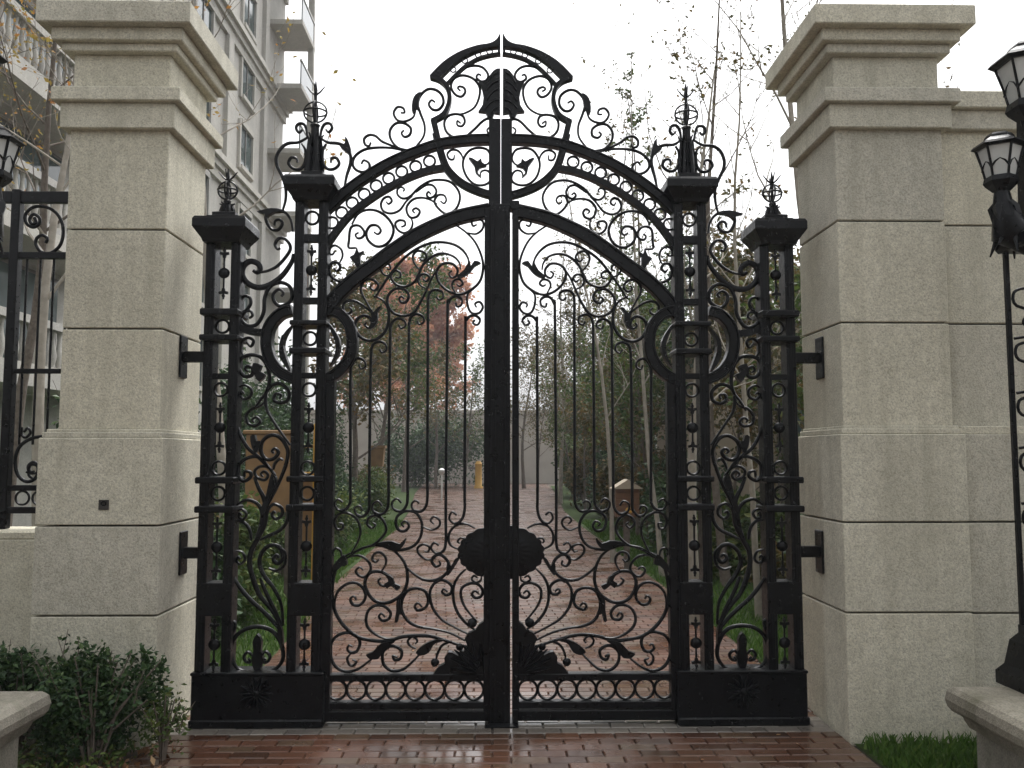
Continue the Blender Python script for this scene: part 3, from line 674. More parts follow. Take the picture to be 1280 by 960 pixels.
def column(root, s, pxc, hw, top_y, spec, cap_y, fin):
    cx = mx(at(pxc, 310, CF).x, s); Z = lambda v: zat(v, CF)
    zb, zt = Z(845), Z(top_y); bw = .058
    for sx in (-1, 1):
        x0 = cx + sx * hw; MB().cbox(x0, x0 - sx * bw, CF, CB, zb, zt, .005).build('column_bar', M['iron'], root)
        MB().cbox(x0 - sx * .016, x0 - sx * (bw - .016), CF - .007, CF - .001, zb + .01, zt - .01, .003).build('column_bead', M['iron'], root)
    xi = hw - bw
    for kind, a, b_ in spec:
        if kind == 'ring':
            for yy in (CF + .03,): ring(root, cx, Z(a), 8.2 * PXM, yy, .008, .014)
        elif kind == 'rung':
            for yy in (CF + .008,): MB().cbox(cx - xi - .003, cx + xi + .003, yy, yy + .042, Z(b_), Z(a), .003).build('rung', M['iron'], root)
        elif kind == 'collar':
            MB().frusta(cx, DG, [(hw + .004, Z(b_)), (hw + .008, Z(b_) + .007), (hw + .008, Z(a) - .007), (hw + .004, Z(a))]).build('collar', M['iron'], root)
        elif kind == 'fleur':
            for yy in (CF + .03,): fleur(root, cx, Z(b_), Z(a), yy)
        elif kind == 'panel':
            MB().cbox(cx - hw + .002, cx + hw - .002, CF - .009, CB + .012, Z(b_), Z(a), .006).build('solid_panel', M['iron'], root)
    # cap
    ct, cb_ = cap_y; zc0, zc1 = zat(cb_, CF - .04), zat(ct, CF - .04); h = zc1 - zc0
    MB().frusta(cx, DG, [(hw + .004, zc0 - .004), (hw + .012, zc0 + h * .12), (hw + .05, zc0 + h * .5), (hw + .055, zc0 + h * .56), (hw + .055, zc1 - h * .12), (hw + .045, zc1)]).build('cap', M['iron'], root)
    z = zc1 - .003
    MB().frusta(cx, DG, [(hw - .01, z), (hw - .01, z + .022), (hw - .035, z + .03), (hw - .035, z + .05), (hw - .055, z + .058)]).build('cap_step', M['iron'], root)
    z += .055
    zt = fin; H = zt - z
    # finial: tapered leaf-wrapped shaft, cage of hoops, spike with prongs
    big = H > .4
    zs_ = z + (H * .52 if big else H * .28); zc = z + (H * .66 if big else H * .52); rc = .072 if big else .06
    f = MB(); rs = .036 if big else .028
    f.frusta(cx, DG, [(rs * 1.5, z - .004), (rs * 1.2, z + .02), (rs, z + .05 if big else z + .03), (rs * .72, zs_ - .02), (rs * .9, zs_), (rs * .4, zs_ + .015), (.010, zc), (.011, zt - .05), (.003, zt)], 8, 0)
    fo = f.build('finial', M['iron'], root)
    for k in range(6):
        a = k * math.pi / 3; d = Vector((math.cos(a), math.sin(a), 0)); pts = []
        for t in (0, .35, .7, .9, 1.0):
            rr = rs * (1.45 - .5 * t) + (.022 if t > .95 else 0); pts.append(Vector((cx, DG, z + t * (zs_ - z) * .8)) + d * rr)
        MB().tube(pts, [.013, .014, .011, .009, .004], 5).build('finial_leaf', M['iron'], fo, True)
    n = 20
    MB().tube([(cx + rc * math.cos(2 * math.pi * k / n), DG + rc * math.sin(2 * math.pi * k / n), zc) for k in range(n + 1)], .006, 5, False).build('hoop', M['iron'], fo, True)
    for rot in (0, math.pi / 2):
        MB().tube([(cx + rc * math.cos(2 * math.pi * k / n) * math.cos(rot), DG + rc * math.cos(2 * math.pi * k / n) * math.sin(rot), zc + rc * .95 * math.sin(2 * math.pi * k / n)) for k in range(n + 1)], .006, 5, False).build('hoop', M['iron'], fo, True)
    zp = zt - (.075 if big else .06)
    for k in range(4):
        a = math.pi / 4 * 0 + k * math.pi / 2; d = Vector((math.cos(a), math.sin(a), 0))
        MB().tube([Vector((cx, DG, zp - .02)), Vector((cx, DG, zp + .005)) + d * .03, Vector((cx, DG, zp + .04)) + d * .058], [.006, .006, .003], 5).build('prong', M['iron'], fo)
    return cx
INNER = [('ring',272,0),('rung',293,303),('fleur',306,369),('rung',372,380),('collar',402,408),('ring',423,0),('collar',436,443),('rung',466,473),('ring',487,0),
         ('fleur',503,566),('ring',585,0),('collar',595,602),('ring',617,0),('collar',630,638),('fleur',644,722),('panel',728,769),('fleur',773,839)]
OUTER = [('fleur',309,374),('collar',388,396),('ring',408,0),('collar',420,427),('rung',467,474),('ring',487,0),('fleur',503,566),('ring',585,0),('collar',596,604),('ring',617,0),
         ('collar',632,640),('fleur',646,722),('panel',728,769),('fleur',773,839)]
SIDE_SCROLLS = [
 # top, between the columns
 ('T2', [(655,222),(663,192),(690,183),(710,213),(682,252),(635,246),(605,202),(600,160),(630,127),(680,120),(730,140),(765,190),(780,262)], 1.3),
 ('T2', [(697,372),(675,382),(660,350),(680,315),(720,310),(754,340),(762,382),(735,430),(680,490),(610,525),(540,540)], 1.3),
 ('T2', [(785,415),(772,470),(705,560),(622,622),(540,637),(470,602),(440,540),(455,487),(500,462),(545,480),(562,515),(542,537),(515,522)], 2.3),
 ('T4', [(245,442),(257,425),(235,408),(206,430),(212,470),(245,492),(290,467),(302,430),(285,390),(240,372),(190,395),(165,450),(158,520),(130,575),(95,592),(60,575),(43,545),(62,518),(92,515),(102,537),(85,552)], 1.5),
 ('T4', [(45,550),(70,512),(94,480),(87,447),(60,440),(43,462)], 1.3),
 ('T4', [(73,672),(93,692),(107,665),(80,648),(48,670),(43,710),(60,742)], 1.2),
 ('T4', [(82,818),(66,806),(80,790),(104,805),(97,837),(60,840),(33,800),(45,755),(90,735),(140,745),(175,790),(187,860),(172,920),(140,962),(110,1010)], 1.5),
 # middle
 ('T3', [(690,632),(700,605),(665,600),(655,640),(700,660),(745,640),(750,580),(700,532),(640,545),(600,595),(605,700),(660,800),(760,940)], 1.4),
 ('T3', [(455,600),(440,585),(430,610),(455,635),(495,615),(500,570),(460,540),(415,560)], 1.2),
 ('T3', [(520,790),(510,770),(540,755),(560,785),(530,812),(480,795),(470,740),(510,695),(560,680),(600,640)], 1.2),
 ('T3', [(415,820),(430,880),(480,960),(540,1010),(610,1080),(660,1140)], 1.4),
 ('T5', [(655,142),(638,125),(662,108),(682,140),(650,180),(600,180),(565,130),(580,60),(640,22),(700,42),(742,110),(745,170),(720,250),(680,350),(640,430),(605,500)], 1.5),
 ('T5', [(455,302),(460,265),(492,268),(497,302),(450,327),(415,290),(420,220),(470,175),(540,165),(600,210),(655,290)], 1.4),
 ('T5', [(580,300),(565,280),(590,262),(612,290),(590,320),(540,300),(525,260),(560,230),(610,235),(655,280),(668,330)], 1.2),
 ('T5', [(525,300),(550,370),(585,440),(600,520),(590,620),(540,720),(500,800),(490,890),(520,1000),(560,1090),(640,1190),(700,1300)], 1.9),
 ('T5', [(715,190),(690,180),(660,210),(650,250)], 1.2),
 # lower
 ('T5', [(665,545),(650,530),(640,560),(670,580),(710,550),(700,500),(650,480),(615,520),(600,580)], 1.3),
 ('T5', [(440,555),(425,540),(420,570),(450,580),(470,545),(440,515),(400,530)], 1.1),
 ('T5', [(400,490),(470,452),(540,475),(572,540),(560,640),(530,720)], 1.4),
 ('T5', [(740,500),(745,580),(700,650),(620,690),(560,720)], 1.4),
 ('T5', [(400,590),(450,600),(490,650),(500,720)], 1.3),
 ('T5', [(690,840),(670,820),(650,850),(680,875),(715,840),(690,770),(630,755),(575,800),(555,880),(590,960),(650,1040),(700,1150),(712,1290)], 1.6),
 ('T5', [(620,905),(670,922),(722,885),(728,810),(690,765)], 1.2),
 ('T5', [(430,850),(415,830),(405,860),(430,880),(460,850),(440,800),(400,790)], 1.1),
 ('T6', [(380,110),(430,190),(500,270),(580,340),(650,410),(700,480)], 1.6),
 ('T6', [(560,120),(600,220),(650,320),(700,430)], 1.5),
 ('T6', [(480,742),(410,722),(370,645),(380,545),(440,472),(540,446),(640,472),(700,552),(712,652),(670,722),(590,752)], 1.6),
 ('T6', [(600,655),(585,680),(615,675),(628,640),(600,612),(572,640)], 1.2),
 ('T6', [(480,655),(495,680),(465,675),(452,640),(480,612),(508,640)], 1.2),
 ('T6', [(370,400),(395,430),(375,500)], 1.2),
]
SIDE_LEAVES = [
 ('T2', [(545,135),(590,122),(640,112),(700,120),(715,135),(660,140),(620,160),(600,182),(596,150),(575,142)]),
 ('T3', [(520,395),(575,410),(560,450),(600,470),(560,520),(530,480),(515,440)]),
 ('T5', [(500,30),(530,20),(540,60),(570,60),(555,110),(535,140),(510,100)]),
 ('T5', [(640,280),(670,300),(672,350),(640,420),(610,500),(590,540),(570,510),(600,440),(620,350)]),
 ('T6', [(545,490),(575,540),(570,600),(585,660),(560,740),(530,740),(508,660),(522,600),(515,540)]),
 ('T6', [(690,420),(712,470),(716,570),(700,560),(680,500)]),
]
def side_screen(s, label):
    root = empty('side_screen', (mx(at(325, 900, DG).x, s), DG, 0), label, 'gate screen')
    cxi = column(root, s, 388.5, .102, 250, INNER, (222, 250), zat(103, DG))
    cxo = column(root, s, 279, .106, 302, OUTER, (274, 303), zat(213, DG))
    # base box with its rosette
    xa, xb = mx(at(238, 872, CF - .02).x, s), mx(at(404, 872, CF - .02).x, s)
    bz1 = zat(843, CF - .02)
    MB().cbox(xa, xb, CF - .02, CB + .02, .006, bz1, .006).build('base_box', M['iron'], root)
    MB().cbox(xa - s * .008, xb, CF - .034, CB + .034, .006, .055, .008).build('base_plinth', M['iron'], root)
    MB().cbox(xa - s * .004, xb, CF - .03, CB + .03, bz1 - .002, bz1 + .016, .004).build('base_rail', M['iron'], root)
    rc = at(320, 867, CF - .02); rxx = mx(rc.x, s)
    ro_ = MB().ball((rxx, CF - .022, rc.z), .024, 12, 8, (1, .8, 1)).build('rosette', M['iron'], root, True)
    for k in range(14):
        a = 2 * math.pi * k / 14; d = (math.cos(a), math.sin(a))
        MB().ribbon([(rxx + d[0] * .02, rc.z + d[1] * .02), (rxx + d[0] * .06, rc.z + d[1] * .06), (rxx + d[0] * .1, rc.z + d[1] * .1)], [.006, .014, .003], .012, CF - .021).build('petal', M['iron'], ro_, True)
    for c, p, w in SIDE_SCROLLS: scroll(root, s, c, p, w, hd=.013)
    for c, p in SIDE_LEAVES: leafplate(root, s, c, p)
    # half ring round the inner column and the arm to the outer one
    band(root, s, 'P', [(366,388),(351,393),(338,408),(334,428),(338,448),(350,465),(368,474)], 14, 'half_ring', .05)
    leafplate(root, s, 'T4', [(302,590),(275,640),(262,690),(275,750),(302,830),(255,770),(240,720),(250,650)], DG, 'crescent', .03)
    band(root, s, 'P', [(296,408),(312,414),(328,416),(337,416)], 8.5, 'arm', .03, sec='rect')
    # scrolls either side of the tall finial
    ax = 920
    FS = [([(885,432),(820,470),(750,475),(700,510),(670,570),(675,630),(705,690),(730,760),(730,850),(712,925)], 1.35),
          ([(838,480),(860,520),(860,600),(830,645),(785,645),(753,612),(768,575),(800,573),(808,605)], 1.25),
          ([(878,440),(868,385),(850,347),(815,345),(800,375),(820,402),(840,385)], 1.2)]
    for pts, w in FS:
        scroll(root, s, 'T1', pts, w)
        q = [(2 * ax - u, v) for u, v in pts]
        if len(pts) == 10: q = [(955,432),(1010,470),(1080,475),(1130,500),(1162,560),(1160,620),(1140,690),(1125,765)]
        scroll(root, s, 'T1', q, w)
    leafplate(root, s, 'T1', [(1095,500),(1128,480),(1130,438),(1147,455),(1168,520),(1162,555),(1122,525)])
    # brackets to the pillar
    xw = lx1 if s > 0 else rx0
    xpl = lpr if s > 0 else rpl
    for yy, xx in ((447, xw), (690, xpl)):
        z = zat(yy, DG); e = cxo - s * .1
        MB().cbox(xx + s * .012, e, DG - .03, DG + .03, z - .033, z + .033, .005).build('bracket_arm', M['iron'], root)
        MB().cbox(xx + s * .0005, xx + s * .014, DG - .06, DG + .06, z - .13, z + .13, .004).build('bracket_plate', M['iron'], root)
    return root
side_screen(1, 'black iron lattice screen with scrolls, fixed to the pillar above the shrub')
side_screen(-1, 'black iron lattice screen with scrolls, fixed to the pillar joined to the wing wall')

# ============================================================ FENCE PANEL at the left
FY = 5.62
fr_ = empty('fence_panel', (xat(30, FY), FY, lwz), 'black iron fence panel with scrolls on the low stone wall', 'fence')
def fbox(name, x0, x1, y0, y1, d=.025):
    a, b_ = at(x0, (y0 + y1) / 2, FY).x, at(x1, (y0 + y1) / 2, FY).x
    return MB().cbox(a, b_, FY - d, FY + d, zat(y1, FY), zat(y0, FY), .003).build(name, M['iron'], fr_)
xpost = at(14, 440, FY).x
MB().cbox(xpost - .028, xpost + .028, FY - .03, FY + .03, lwz, zat(241, FY), .004).build('post', M['iron'], fr_)
xend = at(86, 440, FY).x
for a, b_ in ((243,257), (318,326), (606,613), (633,641)):
    MB().cbox(xpost - 1.2, xend, FY - .02, FY + .02, zat(b_, FY), zat(a, FY), .003).build('rail', M['iron'], fr_)
MB().cbox(xpost, xend, FY - .012, FY + .012, zat(468, FY), zat(462, FY), .003).build('rail', M['iron'], fr_)
for k in range(6):
    x = xpost + .075 + k * .085; MB().ribbon([(x, zat(556 if k < 5 else 606, FY)), (x, zat(440, FY)), (x, zat(326, FY))], .0075, .009, FY).build('bar', M['iron'], fr_, True)
for k in range(4):
    x = xpost - .12 - k * .16; MB().ribbon([(x, zat(606, FY)), (x, zat(440, FY)), (x, zat(326, FY))], .0075, .009, FY).build('bar', M['iron'], fr_, True)
def fscroll(pts, w=1.3):
    xz = catmull([(at(x, y, FY).x, at(x, y, FY).z) for x, y in pts], 5); MB().ribbon(xz, HW * w, .01, FY).build('scroll', M['iron'], fr_, True)
fscroll([(43,272),(45,278),(40,280),(37,274),(42,268),(49,272),(49,280),(41,284),(33,279),(32,268),(42,259),(58,259),(72,268),(79,285),(76,305),(64,316),(52,315),(45,306),(46,298),(53,294),(59,298),(57,304)])
fscroll([(44,600),(36,594),(38,582),(46,582),(47,590),(40,592),(33,590)], 1.0)
fscroll([(43,590),(37,590),(36,582),(43,578),(48,586),(44,598),(33,602),(22,593),(19,575),(25,558),(40,548),(58,545)], 1.4)
fscroll([(30,540),(35,535),(38,541),(32,547),(27,543),(27,534)], 1.0)
for x in (28, 49, 70): p = at(x, 622.5, FY); ring(fr_, p.x, p.z, 8.5 * PXM, FY, .007, .01)

# ============================================================ PLANTERS AND LAMP POSTS
def planter(s, label):
    PZ = .46; yf = 4.5; xs = at(62, 858, yf).x; xs = mx(xs, s); sg = -s
    root = empty('planter', (xs + sg * .5, 3.0, 0), label, 'planter')
    x_in, x_out = xs + sg * .09, xs + sg * 1.3
    MB().cbox(x_in, x_out, 1.5, yf - .09, -.1, PZ - .185, .006).build('wall', M['stone_w'], root)
    # rounded coping
    prof = [(.07, PZ - .19), (.055, PZ - .16), (.045, PZ - .13), (.015, PZ - .125), (.0, PZ - .105), (-.008, PZ - .07), (.0, PZ - .03), (.022, PZ - .008), (.05, PZ)]
    m = MB(); vs = []; fs = []
    for ins, z in prof:
        a, b_ = xs + sg * ins, x_out; vs += [(a, 1.5, z), (a, yf - ins, z), (b_, yf - ins, z), (b_, 1.5, z)]
    for r in range(len(prof) - 1):
        for i in range(4): j = (i + 1) % 4; fs.append((r * 4 + i, r * 4 + j, r * 4 + 4 + j, r * 4 + 4 + i))
    fs += [(0, 1, 2, 3), tuple(range(len(prof) * 4 - 4, len(prof) * 4))]
    m.add(vs, fs).build('coping', M['stone_w'], root)
    return root, PZ, x_in
pl1, PZ, plx1 = planter(1, 'low stone planter with rounded coping beside the dark shrub')
pl2, PZ, plx2 = planter(-1, 'low stone planter with rounded coping beside the tufted grass')
def lamp_post(s, label):
    LY = 4.35; X0 = at(1302, 400, LY).x; X0 = mx(X0, -s)     # measured on the right-hand post
    sg = s                                                    # direction from post to the lantern in view
    root = empty('lamp_post', (X0, LY, PZ), label, 'lamp post')
    g = -1 if s < 0 else 1
    k = LY / FPX
    zt = zat(330, LY, 1270)
    MB().frusta(X0, LY, [(.2, PZ - .002), (.2, PZ + .06), (.17, PZ + .1), (.15, PZ + .22), (.12, PZ + .26), (.12, PZ + .3)]).build('base', M['iron'], root)
    for sx in (-1, 1):
        for sy in (-1, 1): MB().cbox(X0 + sx * .105 - .012, X0 + sx * .105 + .012, LY + sy * .105 - .012, LY + sy * .105 + .012, PZ + .29, zt + .1, .003).build('corner_bar', M['iron'], root)
    z = PZ + .34; kk = 0
    while z < zt - .1:
        for sy in (-1, 1):
            pts = [(X0 - .08, z), (X0 + .06, z + .03), (X0 + .07, z + .10), (X0, z + .12), (X0 - .03, z + .08), (X0 + .01, z + .06)]
            if kk % 2: pts = [(2 * X0 - x, q) for x, q in pts]
            MB().ribbon(catmull(pts, 4), .008, .008, LY + sy * .105).build('scroll', M['iron'], root, True)
        z += .14; kk += 1
    MB().frusta(X0, LY, [(.13, zt + .08), (.14, zt + .1), (.14, zt + .14), (.06, zt + .2), (.05, zt + .75)]).build('collar', M['iron'], root)
    def lantern(cx, zb, R0, Ht):
        L = MB().frusta(cx, LY, [(R0 * .34, zb - Ht * .12), (R0 * .62, zb), (R0 * .70, zb + Ht * .06), (R0 * .64, zb + Ht * .16)], 6, R(30)).build('lantern', M['iron'], root)
        MB().frusta(cx, LY, [(R0 * .56, zb + Ht * .14), (R0 * .86, zb + Ht * .72)], 6, R(30)).build('glass', M['lampglass'], L)
        for i in range(6):
            a = R(30) + i * math.pi / 3
            MB().tube([(cx + R0 * .58 * math.cos(a), LY + R0 * .58 * math.sin(a), zb + Ht * .14), (cx + R0 * .70 * math.cos(a), LY + R0 * .70 * math.sin(a), zb + Ht * .4), (cx + R0 * .93 * math.cos(a), LY + R0 * .93 * math.sin(a), zb + Ht * .75)], .007, 5).build('glazing_bar', M['iron'], L)
            a2 = a + math.pi / 3
            pm = [(cx + R0 * .70 * ((1 - t) * math.cos(a) + t * math.cos(a2)), LY + R0 * .70 * ((1 - t) * math.sin(a) + t * math.sin(a2)), zb + Ht * (.30 + .16 * math.sin(math.pi * t))) for t in (0, .25, .5, .75, 1)]
            MB().tube(pm, .005, 4).build('glazing_scroll', M['iron'], L)
        MB().frusta(cx, LY, [(R0 * .95, zb + Ht * .70), (R0 * 1.12, zb + Ht * .74), (R0 * 1.02, zb + Ht * .79), (R0 * .6, zb + Ht * .9), (R0 * .57, zb + Ht * .94), (R0 * .48, zb + Ht * .985), (R0 * .25, zb + Ht)], 6, R(30)).build('roof', M['iron'], L)
    for dr in ((1, -1)):
        cx = X0 + dr * (X0 - mx(at(1250, 200, LY).x, -s)) * (-1 if True else 1)
        zl = zat(232, LY, 1250)
        # leaf-cased bracket under the lantern
        MB().tube([(cx, LY, zl - .02), (cx + (X0 - cx) * .02, LY, zl - .1), (cx + (X0 - cx) * .2, LY, zl - .24), (cx + (X0 - cx) * .55, LY, zl - .28), (X0, LY, zl - .2)], [.035, .05, .095, .085, .05], 8).build('arm', M['iron'], root, True)
        for q in range(7):
            a = q * 2 * math.pi / 7; c0 = Vector((cx + (X0 - cx) * .05, LY, zl - .06)); d = Vector((math.cos(a), math.sin(a), 0))
            MB().tube([c0, c0 + d * .05 + Vector((0, 0, -.06)), c0 + d * .05 + Vector(((X0 - cx) * .18, 0, -.18)), c0 + d * .095 + Vector(((X0 - cx) * .16, 0, -.25 - .05 * (q % 2)))], [.02, .024, .02, .004], 5).build('bracket_leaf', M['iron'], root, True)
        lantern(cx, zl, .118, zat(167, LY, 1250) - zl)
    zl = zat(142, LY, 1280); lantern(X0, zl, .17, .37)
    MB().tube([(X0, LY, zt + .7), (X0, LY, zl - .03)], [.05, .06], 8).build('neck', M['iron'], root)
    return root
lamp_post(-1, 'black iron lamp post with lanterns on the planter beside the wing wall')
lamp_post(1, 'black iron lamp post with lanterns on the planter by the fence')

# ============================================================ VEGETATION
def leaf_cloud(m, pts, rg, s0, s1, droop=.3):
    for p in pts:
        s = rg.uniform(s0, s1); d = Vector((rg.gauss(0, 1), rg.gauss(0, 1), rg.gauss(-droop, .7))).normalized()
        e = d.orthogonal().normalized(); e = Matrix.Rotation(rg.uniform(0, 6.28), 3, d) @ e; n = d.cross(e)
        p = Vector(p); a = p; b_ = p + d * s * .5 + e * s * .27 + n * s * .08; c = p + d * s; f = p + d * s * .5 - e * s * .27 + n * s * .08
        m.add([a, b_, c, f], [(0, 1, 2), (0, 2, 3)])
def tree(name, label, cat, base, h, seed, lean=(0, 0), r0=.06, spread=.45, nleaf=2500, ls=(.05, .1), leaf='leaf_mid', bark='bark', clear=.3, nb=12, sub=5, up=.55, group=None, twig=True):
    rg = random.Random(seed); base = Vector(base); root = empty(name, base, label, cat, group)
    tk = MB(); br = MB(); tips = []
    n = 10; P = []; Rr = []; d = Vector((lean[0], lean[1], 1)).normalized(); p = base - Vector((0, 0, .05))
    for i in range(n + 1):
        P.append(p.copy()); Rr.append(max(.006, r0 * (1 - .88 * i / n) * (1.35 if i == 0 else 1)))
        d = (d + Vector((rg.uniform(-.07, .07), rg.uniform(-.07, .07), 0))).normalized(); p = p + d * h / n
    tk.tube(P, Rr, 8).build('trunk', M[bark], root, True)
    def branch(p, d, L, r, lev):
        q = [p]; rr = [r]; m = 5
        for i in range(m):
            d = (d + Vector((rg.uniform(-.22, .22), rg.uniform(-.22, .22), rg.uniform(-.08, .2)))).normalized()
            p = p + d * L / m; q.append(p); rr.append(max(.0022, r * (1 - .8 * (i + 1) / m)))
        br.tube(q, rr, 5 if lev == 0 else 4, False)
        if lev < 2:
            for _ in range(sub if lev == 0 else max(2, sub - 2)):
                t = rg.uniform(.25, 1); i = min(m - 1, int(t * m)); pp = q[i].lerp(q[i + 1], t * m - i)
                a = rg.uniform(0, 6.28); e = d.orthogonal().normalized(); e = Matrix.Rotation(a, 3, d) @ e
                branch(pp, (d * .75 + e * rg.uniform(.45, .9) + Vector((0, 0, .15))).normalized(), L * rg.uniform(.35, .6), max(.0028, r * .45), lev + 1)
        if lev >= 1: tips.extend(q[1:])
    for k in range(nb):
        t = clear + (1 - clear) * (k + rg.random() * .8) / nb; t = min(t, .98); i = min(n - 1, int(t * n)); pp = P[i].lerp(P[i + 1], t * n - i)
        a = k * 2.4 + rg.uniform(-.5, .5); dd = Vector((math.cos(a), math.sin(a), up + rg.uniform(-.15, .35))).normalized()
        branch(pp, dd, h * spread * (1.05 - .62 * (t - clear) / (1 - clear)) * rg.uniform(.7, 1.15), max(.006, r0 * .42 * (1.1 - t)), 0)
    br.build('branches', M[bark], root, True)
    if nleaf and tips:
        lp = []
        for _ in range(nleaf):
            q = rg.choice(tips); j = .05 * h ** .5 if nleaf > 1200 else .012; lp.append(q + Vector((rg.gauss(0, j), rg.gauss(0, j), rg.gauss(0, j))))
        lm = MB(); leaf_cloud(lm, lp, rg, *ls); lm.build('crown', M[leaf], root)
    return root
def shrub(name, label, base, rx, ry, rz, seed, nleaf, ls, leaf, nst=14, cat='shrub', group=None, shoots=6, hollow=.35):
    rg = random.Random(seed); base = Vector(base); root = empty(name, base, label, cat, group); st = MB(); pts = []
    lobes = [(rg.uniform(-.6, .6), rg.uniform(-.6, .6), rg.uniform(.35, .8), rg.uniform(.28, .48)) for _ in range(9)]
    for k in range(nst):
        a = rg.uniform(0, 6.28); q = rg.uniform(.3, .95); e = Vector((math.cos(a) * rx * q, math.sin(a) * ry * q, rz * rg.uniform(.6, 1.0)))
        m_ = base + Vector((e.x * .35, e.y * .35, e.z * .5)); st.tube([base + Vector((e.x * .1, e.y * .1, -.03)), m_, base + e], [.009, .006, .003], 4)
    while len(pts) < nleaf:
        l = rg.choice(lobes); d = Vector((rg.gauss(0, 1), rg.gauss(0, 1), rg.gauss(0, 1))).normalized() * l[3] * rg.uniform(hollow, 1.05)
        p = Vector(((l[0] + d.x) * rx, (l[1] + d.y) * ry, (l[2] + d.z) * rz))
        if p.z > .0: pts.append(base + p)
    for k in range(shoots):
        a = rg.uniform(0, 6.28); d = Vector((math.cos(a) * rg.uniform(.2, .7), math.sin(a) * rg.uniform(.2, .7), 1)).normalized()
        b0 = base + Vector((math.cos(a) * rx * .6, math.sin(a) * ry * .6, rz * rg.uniform(.4, .75))); L = rz * rg.uniform(.35, .6)
        q = [b0, b0 + d * L * .5, b0 + d * L + Vector((rg.uniform(-.03, .03), 0, 0))]; st.tube(q, [.004, .003, .002], 4)
        for i in range(14): t = rg.random(); pts.append(b0 + d * L * t + Vector((rg.gauss(0, .012), rg.gauss(0, .012), 0)))
    st.build('stems', M['bark'], root); lm = MB(); leaf_cloud(lm, pts, rg, *ls); lm.build('foliage', M[leaf], root)
    return root
# foreground bed: two dark shrubs in front of the left pillar, fallen leaves
shrub('shrub', 'dense dark green shrub in front of the stone gate pillar', (at(122, 930, 4.86).x, 4.80, 0), .36, .22, .56, 11, 7500, (.024, .05), 'leaf_dark', 20, shoots=9)
shrub('shrub', 'dark green shrub between the low wall and the planter', (at(22, 900, 5.05).x, 5.0, 0), .36, .24, .56, 12, 6000, (.024, .05), 'leaf_dark', 14, shoots=5)
shrub('shrub', 'thin leggy shrub with light tips beside the gate base', (at(205, 930, 4.86).x, 4.84, 0), .12, .12, .36, 13, 320, (.022, .042), 'leaf_mid', 9, shoots=6)
fl = MB(); rg = random.Random(21); leaf_cloud(fl, [(rg.uniform(XC - 2.6, XC - 1.75), rg.uniform(4.5, 5.05), rg.uniform(-.008, .012)) for _ in range(260)], rg, .03, .06, 0)
tag(fl.build('fallen_leaves', M['leaf_brown']), 'brown fallen leaves on the soil under the dark shrub', 'leaves', kind='stuff')
sl = MB(); leaf_cloud(sl, [(rg.uniform(XC - 1.8, XC + 1.8), rg.uniform(4.6, 9.5), .011 + rg.uniform(0, .004)) for _ in range(55)], rg, .03, .06, 0)
sl.v = [(v[0], v[1], .009 + (v[2] - .009) * .18) for v in sl.v]
tag(sl.build('stray_leaves', M['leaf_brown']), 'stray brown leaves lying on the wet brick paving', 'leaves', kind='stuff')
gc = MB(); leaf_cloud(gc, [(rg.uniform(XC - 2.7, XC - 1.95), rg.uniform(4.45, 5.05), abs(rg.gauss(0, .05))) for _ in range(900)], rg, .02, .045, -.5)
tag(gc.build('ground_cover', M['leaf_mid']), 'low weeds and seedlings on the soil beside the planter', 'ground cover', kind='stuff')

# hedge-like shrubs along the left side of the path
left = [(-2.60, 7.7, .42, .42, .95, 'leaf_dark'), (-2.62, 9.0, .5, .45, 1.1, 'leaf_mid'), (-2.95, 6.95, .55, .45, .95, 'leaf_dark'), (-3.5, 14.8, .8, .8, 2.3, 'leaf_dark'), (-3.6, 17.0, .9, .9, 2.7, 'leaf_dark'), (-3.9, 20.0, 1.0, 1.0, 3.0, 'leaf_dark'), (-2.75, 8.3, .7, .6, .75, 'leaf_mid'), (-3.3, 10.0, .8, .8, 1.0, 'leaf_olive'), (-2.8, 12.0, .7, .8, .8, 'leaf_mid'), (-3.6, 13.6, .9, .9, 1.25, 'leaf_dark'),
        (-3.0, 15.6, .8, .9, 1.0, 'leaf_mid'), (-3.3, 18.2, .9, 1.0, 1.2, 'leaf_dark'), (-3.2, 21.5, 1.0, 1.2, 1.2, 'leaf_mid'), (-3.7, 25.5, 1.1, 1.3, 1.4, 'leaf_olive')]
ORD = ['first', 'second', 'third', 'fourth', 'fifth', 'sixth', 'seventh', 'eighth', 'ninth', 'tenth', 'eleventh', 'twelfth', 'thirteenth', 'fourteenth', 'fifteenth', 'sixteenth', 'seventeenth', 'eighteenth', 'nineteenth', 'twentieth']
def order(L, k): 
    o = sorted(range(len(L)), key=lambda i: L[i][k]); return [ORD[o.index(i)] for i in range(len(L))]
for i, (x, y, rx, ry, rz, lf) in enumerate(left):
    shrub('shrub', order(left, 1)[i] + ' rounded shrub from the gate along the building side of the path', (path_x(x, y), y, 0), rx, ry, rz, 40 + i, int(2200 + 1300 * rz), (.05, .11), lf, 10, group='shrubs along the building side of the path', shoots=3)
ev = [(-5.3, 12.5, 2.9, .9), (-4.7, 16.0, 3.2, 1.0), (-5.4, 20, 3.8, 1.2)]
for i, (x, y, h, rx) in enumerate(ev):
    shrub('tall_shrub', ORD[i] + ' tall dark evergreen from the gate, behind the rounded shrubs', (x, y, 0), rx, rx, h, 60 + i, 4200, (.07, .15), 'leaf_dark', 10, group='tall evergreens on the building side')
